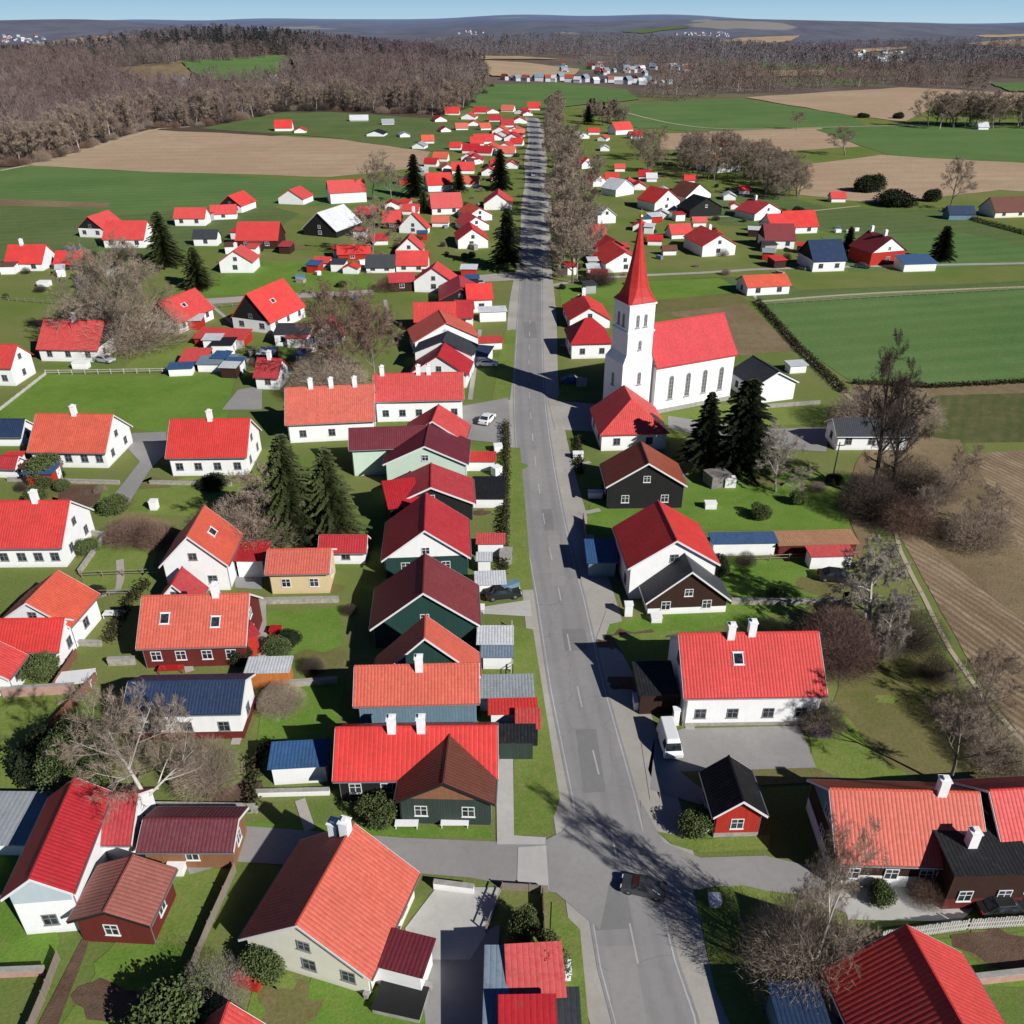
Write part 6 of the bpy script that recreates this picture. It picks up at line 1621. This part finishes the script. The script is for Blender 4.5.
box_thing('storage_box', 'box', 729, 486, 1.6, 1.4, 1.3, PW, 'white box on the lawn near the spruces, right of two')
box_thing('garden_shelter', 'shelter', 716, 484, 3.2, 2.6, 1.9, plain('old_shingle', (.22, .2, .19), var=.4), 'small weathered grey shelter below the spruces', R(20))
box_thing('post_box', 'box', 628, 615, .9, .8, 1.6, PW, 'white pillar box beside the black roofed garage')
box_thing('storage_box', 'box', 656, 621, 1.2, .9, .7, PW, 'pale box on the grass below the black roofed garage')
box_thing('storage_box', 'box', 643, 706, 2.0, 1.4, 1.0, PW, 'white box beside the dark lean-to')
box_thing('gate_pillar', 'pillar', 675, 724, .6, .6, 1.9, PW, 'white gate pillar behind the white van')
box_thing('storage_box', 'box', 820, 735, 1.6, .9, .7, plain('plum_plastic', (.12, .08, .16)), 'purple grey box among the shrubs at the house corner')
box_thing('bench', 'bench', 407, 827, 2.0, .7, .5, PW, 'white bench against the brown roofed corner house, left of two', 0, True)
box_thing('bench', 'bench', 455, 826, 2.4, .7, .5, PW, 'white bench against the brown roofed corner house, right of two', 0, True)
box_thing('storage_box', 'box', 714, 904, .8, .8, .7, PW, 'small white box on the lower right verge')
box_thing('bench', 'bench', 706, 832, 1.8, .6, .5, PW, 'white bench in front of the clipped green bush', R(35), True)
box_thing('storage_box', 'box', 562, 975, 1.2, 1.0, .9, PW, 'white box on the verge beside the lower red shed')
box_thing('storage_box', 'box', 595, 497, 2.0, 1.2, .8, PW, 'white box beside the black wooden house')
box_thing('storage_box', 'box', 578, 458, 1.6, 1.0, .9, PW, 'white box by the road below the church')
box_thing('table', 'table', 478, 612, 1.6, 1.2, .75, PW, 'white table in the yard beside the maroon roofed house', 0, True)
box_thing('storage_box', 'box', 82, 368, 3.0, 1.6, 1.2, PW, 'pale storage box below the house with the black gable band')
box_thing('storage_box', 'box', 45, 286, 3.0, 2.0, 1.2, PW, 'white storage box below the left edge houses')
box_thing('water_tank', 'tank', 1, 470, 1.5, 1.5, 1.5, PW, 'white tank beside the small red roof at the left edge') if False else None
gg = random.Random(4)
cl = ['white', 'pale', 'blue']
CLM = [PW, STONE, WALL['bluew']]
for i in range(46):
    zone = gg.choice([(250, 480, 262, 300), (470, 505, 330, 480), (570, 605, 300, 400), (655, 720, 228, 262), (200, 320, 330, 375), (440, 500, 195, 250), (0, 130, 255, 300), (600, 690, 190, 235), (485, 510, 560, 640), (770, 870, 225, 275)])
    x = gg.uniform(zone[0], zone[1]); y = gg.uniform(zone[2], zone[3]); k = gg.randrange(3)
    box_thing('storage_box', 'box', x, y, gg.uniform(1, 2.6), gg.uniform(.8, 1.6), gg.uniform(.6, 1.5), CLM[k], 'small %s box standing in a garden among the houses' % cl[k], gg.uniform(0, 3))['group'] = 'small garden boxes, '+cl[k]
def pole(px, py, top, label, lamp=False):
    p = G(px, py); d = ray(px, top); ht = CH+p.y*d.z/d.y; e = empty('utility_pole', p, 0, label, 'pole'); m = MB()
    m.tube((0, 0, 0), (0, 0, ht), .12, .08, 8); m.build('post', WOODW, e)
    c = MB(); c.box(-.8, .8, -.05, .05, ht-.6, ht-.48); c.build('crossarm', WOODW, e)
    for x in (-.7, 0, .7): i = MB(); i.lathe([(.03, 0), (.06, .05), (.04, .14), (.01, .18)], 8, (x, 0, ht-.48)); i.build('insulator', LAMPM, e)
pole(832, 480, 442, 'pale utility pole in front of the dark grey roofed house')
pole(577, 280, 250, 'pale utility pole beside the lane past the bare road trees')
pole(973, 790, 690, 'slender utility pole on the right lawn') if False else None
# ---------------------------------------------------------------- light, sky, camera
SUN_EL, SUN_DIR = R(32.5), Vector((.745, -.667))       # towards the sun
w = bpy.data.worlds.new('World'); scene.world = w; w.use_nodes = True
nt = w.node_tree; bg = nt.nodes['Background']; sk = nt.nodes.new('ShaderNodeTexSky')
sk.sky_type = 'NISHITA'; sk.sun_disc = False; sk.sun_elevation = SUN_EL
sk.sun_rotation = math.atan2(SUN_DIR.x, SUN_DIR.y); sk.altitude = 100; sk.air_density = 1.0; sk.dust_density = .4; sk.ozone_density = 2.0
BGS = .02
tint = nt.nodes.new('ShaderNodeMix'); tint.data_type = 'RGBA'; tint.blend_type = 'MULTIPLY'; tint.inputs[0].default_value = 1
nt.links.new(sk.outputs[0], tint.inputs[6]); tint.inputs[7].default_value = (.55, .98, 1.75, 1)
tc = nt.nodes.new('ShaderNodeTexCoord'); sx = nt.nodes.new('ShaderNodeSeparateXYZ'); nt.links.new(tc.outputs['Generated'], sx.inputs[0])
mr = nt.nodes.new('ShaderNodeMapRange'); nt.links.new(sx.outputs[2], mr.inputs[0])
mr.inputs[1].default_value = .02; mr.inputs[2].default_value = .09; mr.inputs[3].default_value = 1; mr.inputs[4].default_value = 0
mr2 = nt.nodes.new('ShaderNodeMapRange'); nt.links.new(sx.outputs[2], mr2.inputs[0]); mr2.inputs[1].default_value = 0; mr2.inputs[2].default_value = .03
hz = nt.nodes.new('ShaderNodeMix'); hz.data_type = 'RGBA'; nt.links.new(mr2.outputs[0], hz.inputs[0])
hz.inputs[6].default_value = (.44/BGS, .63/BGS, .76/BGS, 1); hz.inputs[7].default_value = (.27/BGS, .50/BGS, .70/BGS, 1)
mx = nt.nodes.new('ShaderNodeMix'); mx.data_type = 'RGBA'; nt.links.new(mr.outputs[0], mx.inputs[0]); nt.links.new(tint.outputs[2], mx.inputs[6]); nt.links.new(hz.outputs[2], mx.inputs[7])
nt.links.new(mx.outputs[2], bg.inputs[0]); bg.inputs[1].default_value = BGS; scene.view_settings.gamma = 1.0
sl = bpy.data.lights.new('sun', 'SUN'); sl.energy = 5.0; sl.angle = R(.5); sl.color = (1, .98, .94)
so = bpy.data.objects.new('sun', sl); COL.objects.link(so)
dv = Vector((SUN_DIR.x*math.cos(SUN_EL), SUN_DIR.y*math.cos(SUN_EL), math.sin(SUN_EL)))
so.rotation_euler = dv.to_track_quat('Z', 'Y').to_euler()
cam = bpy.data.cameras.new('camera'); co = bpy.data.objects.new('camera', cam); COL.objects.link(co)
co.location = (0, 0, CH); co.rotation_euler = (R(60), 0, 0)
cam.sensor_fit = 'HORIZONTAL'; cam.sensor_width = 36; cam.lens = 36*F/1024; cam.clip_start = .5; cam.clip_end = 30000
scene.camera = co
scene.render.engine = 'CYCLES'
scene.view_settings.view_transform = 'Standard'; scene.view_settings.look = 'None'; scene.view_settings.exposure = 0
scene.cycles.max_bounces = 4; scene.cycles.diffuse_bounces = 1
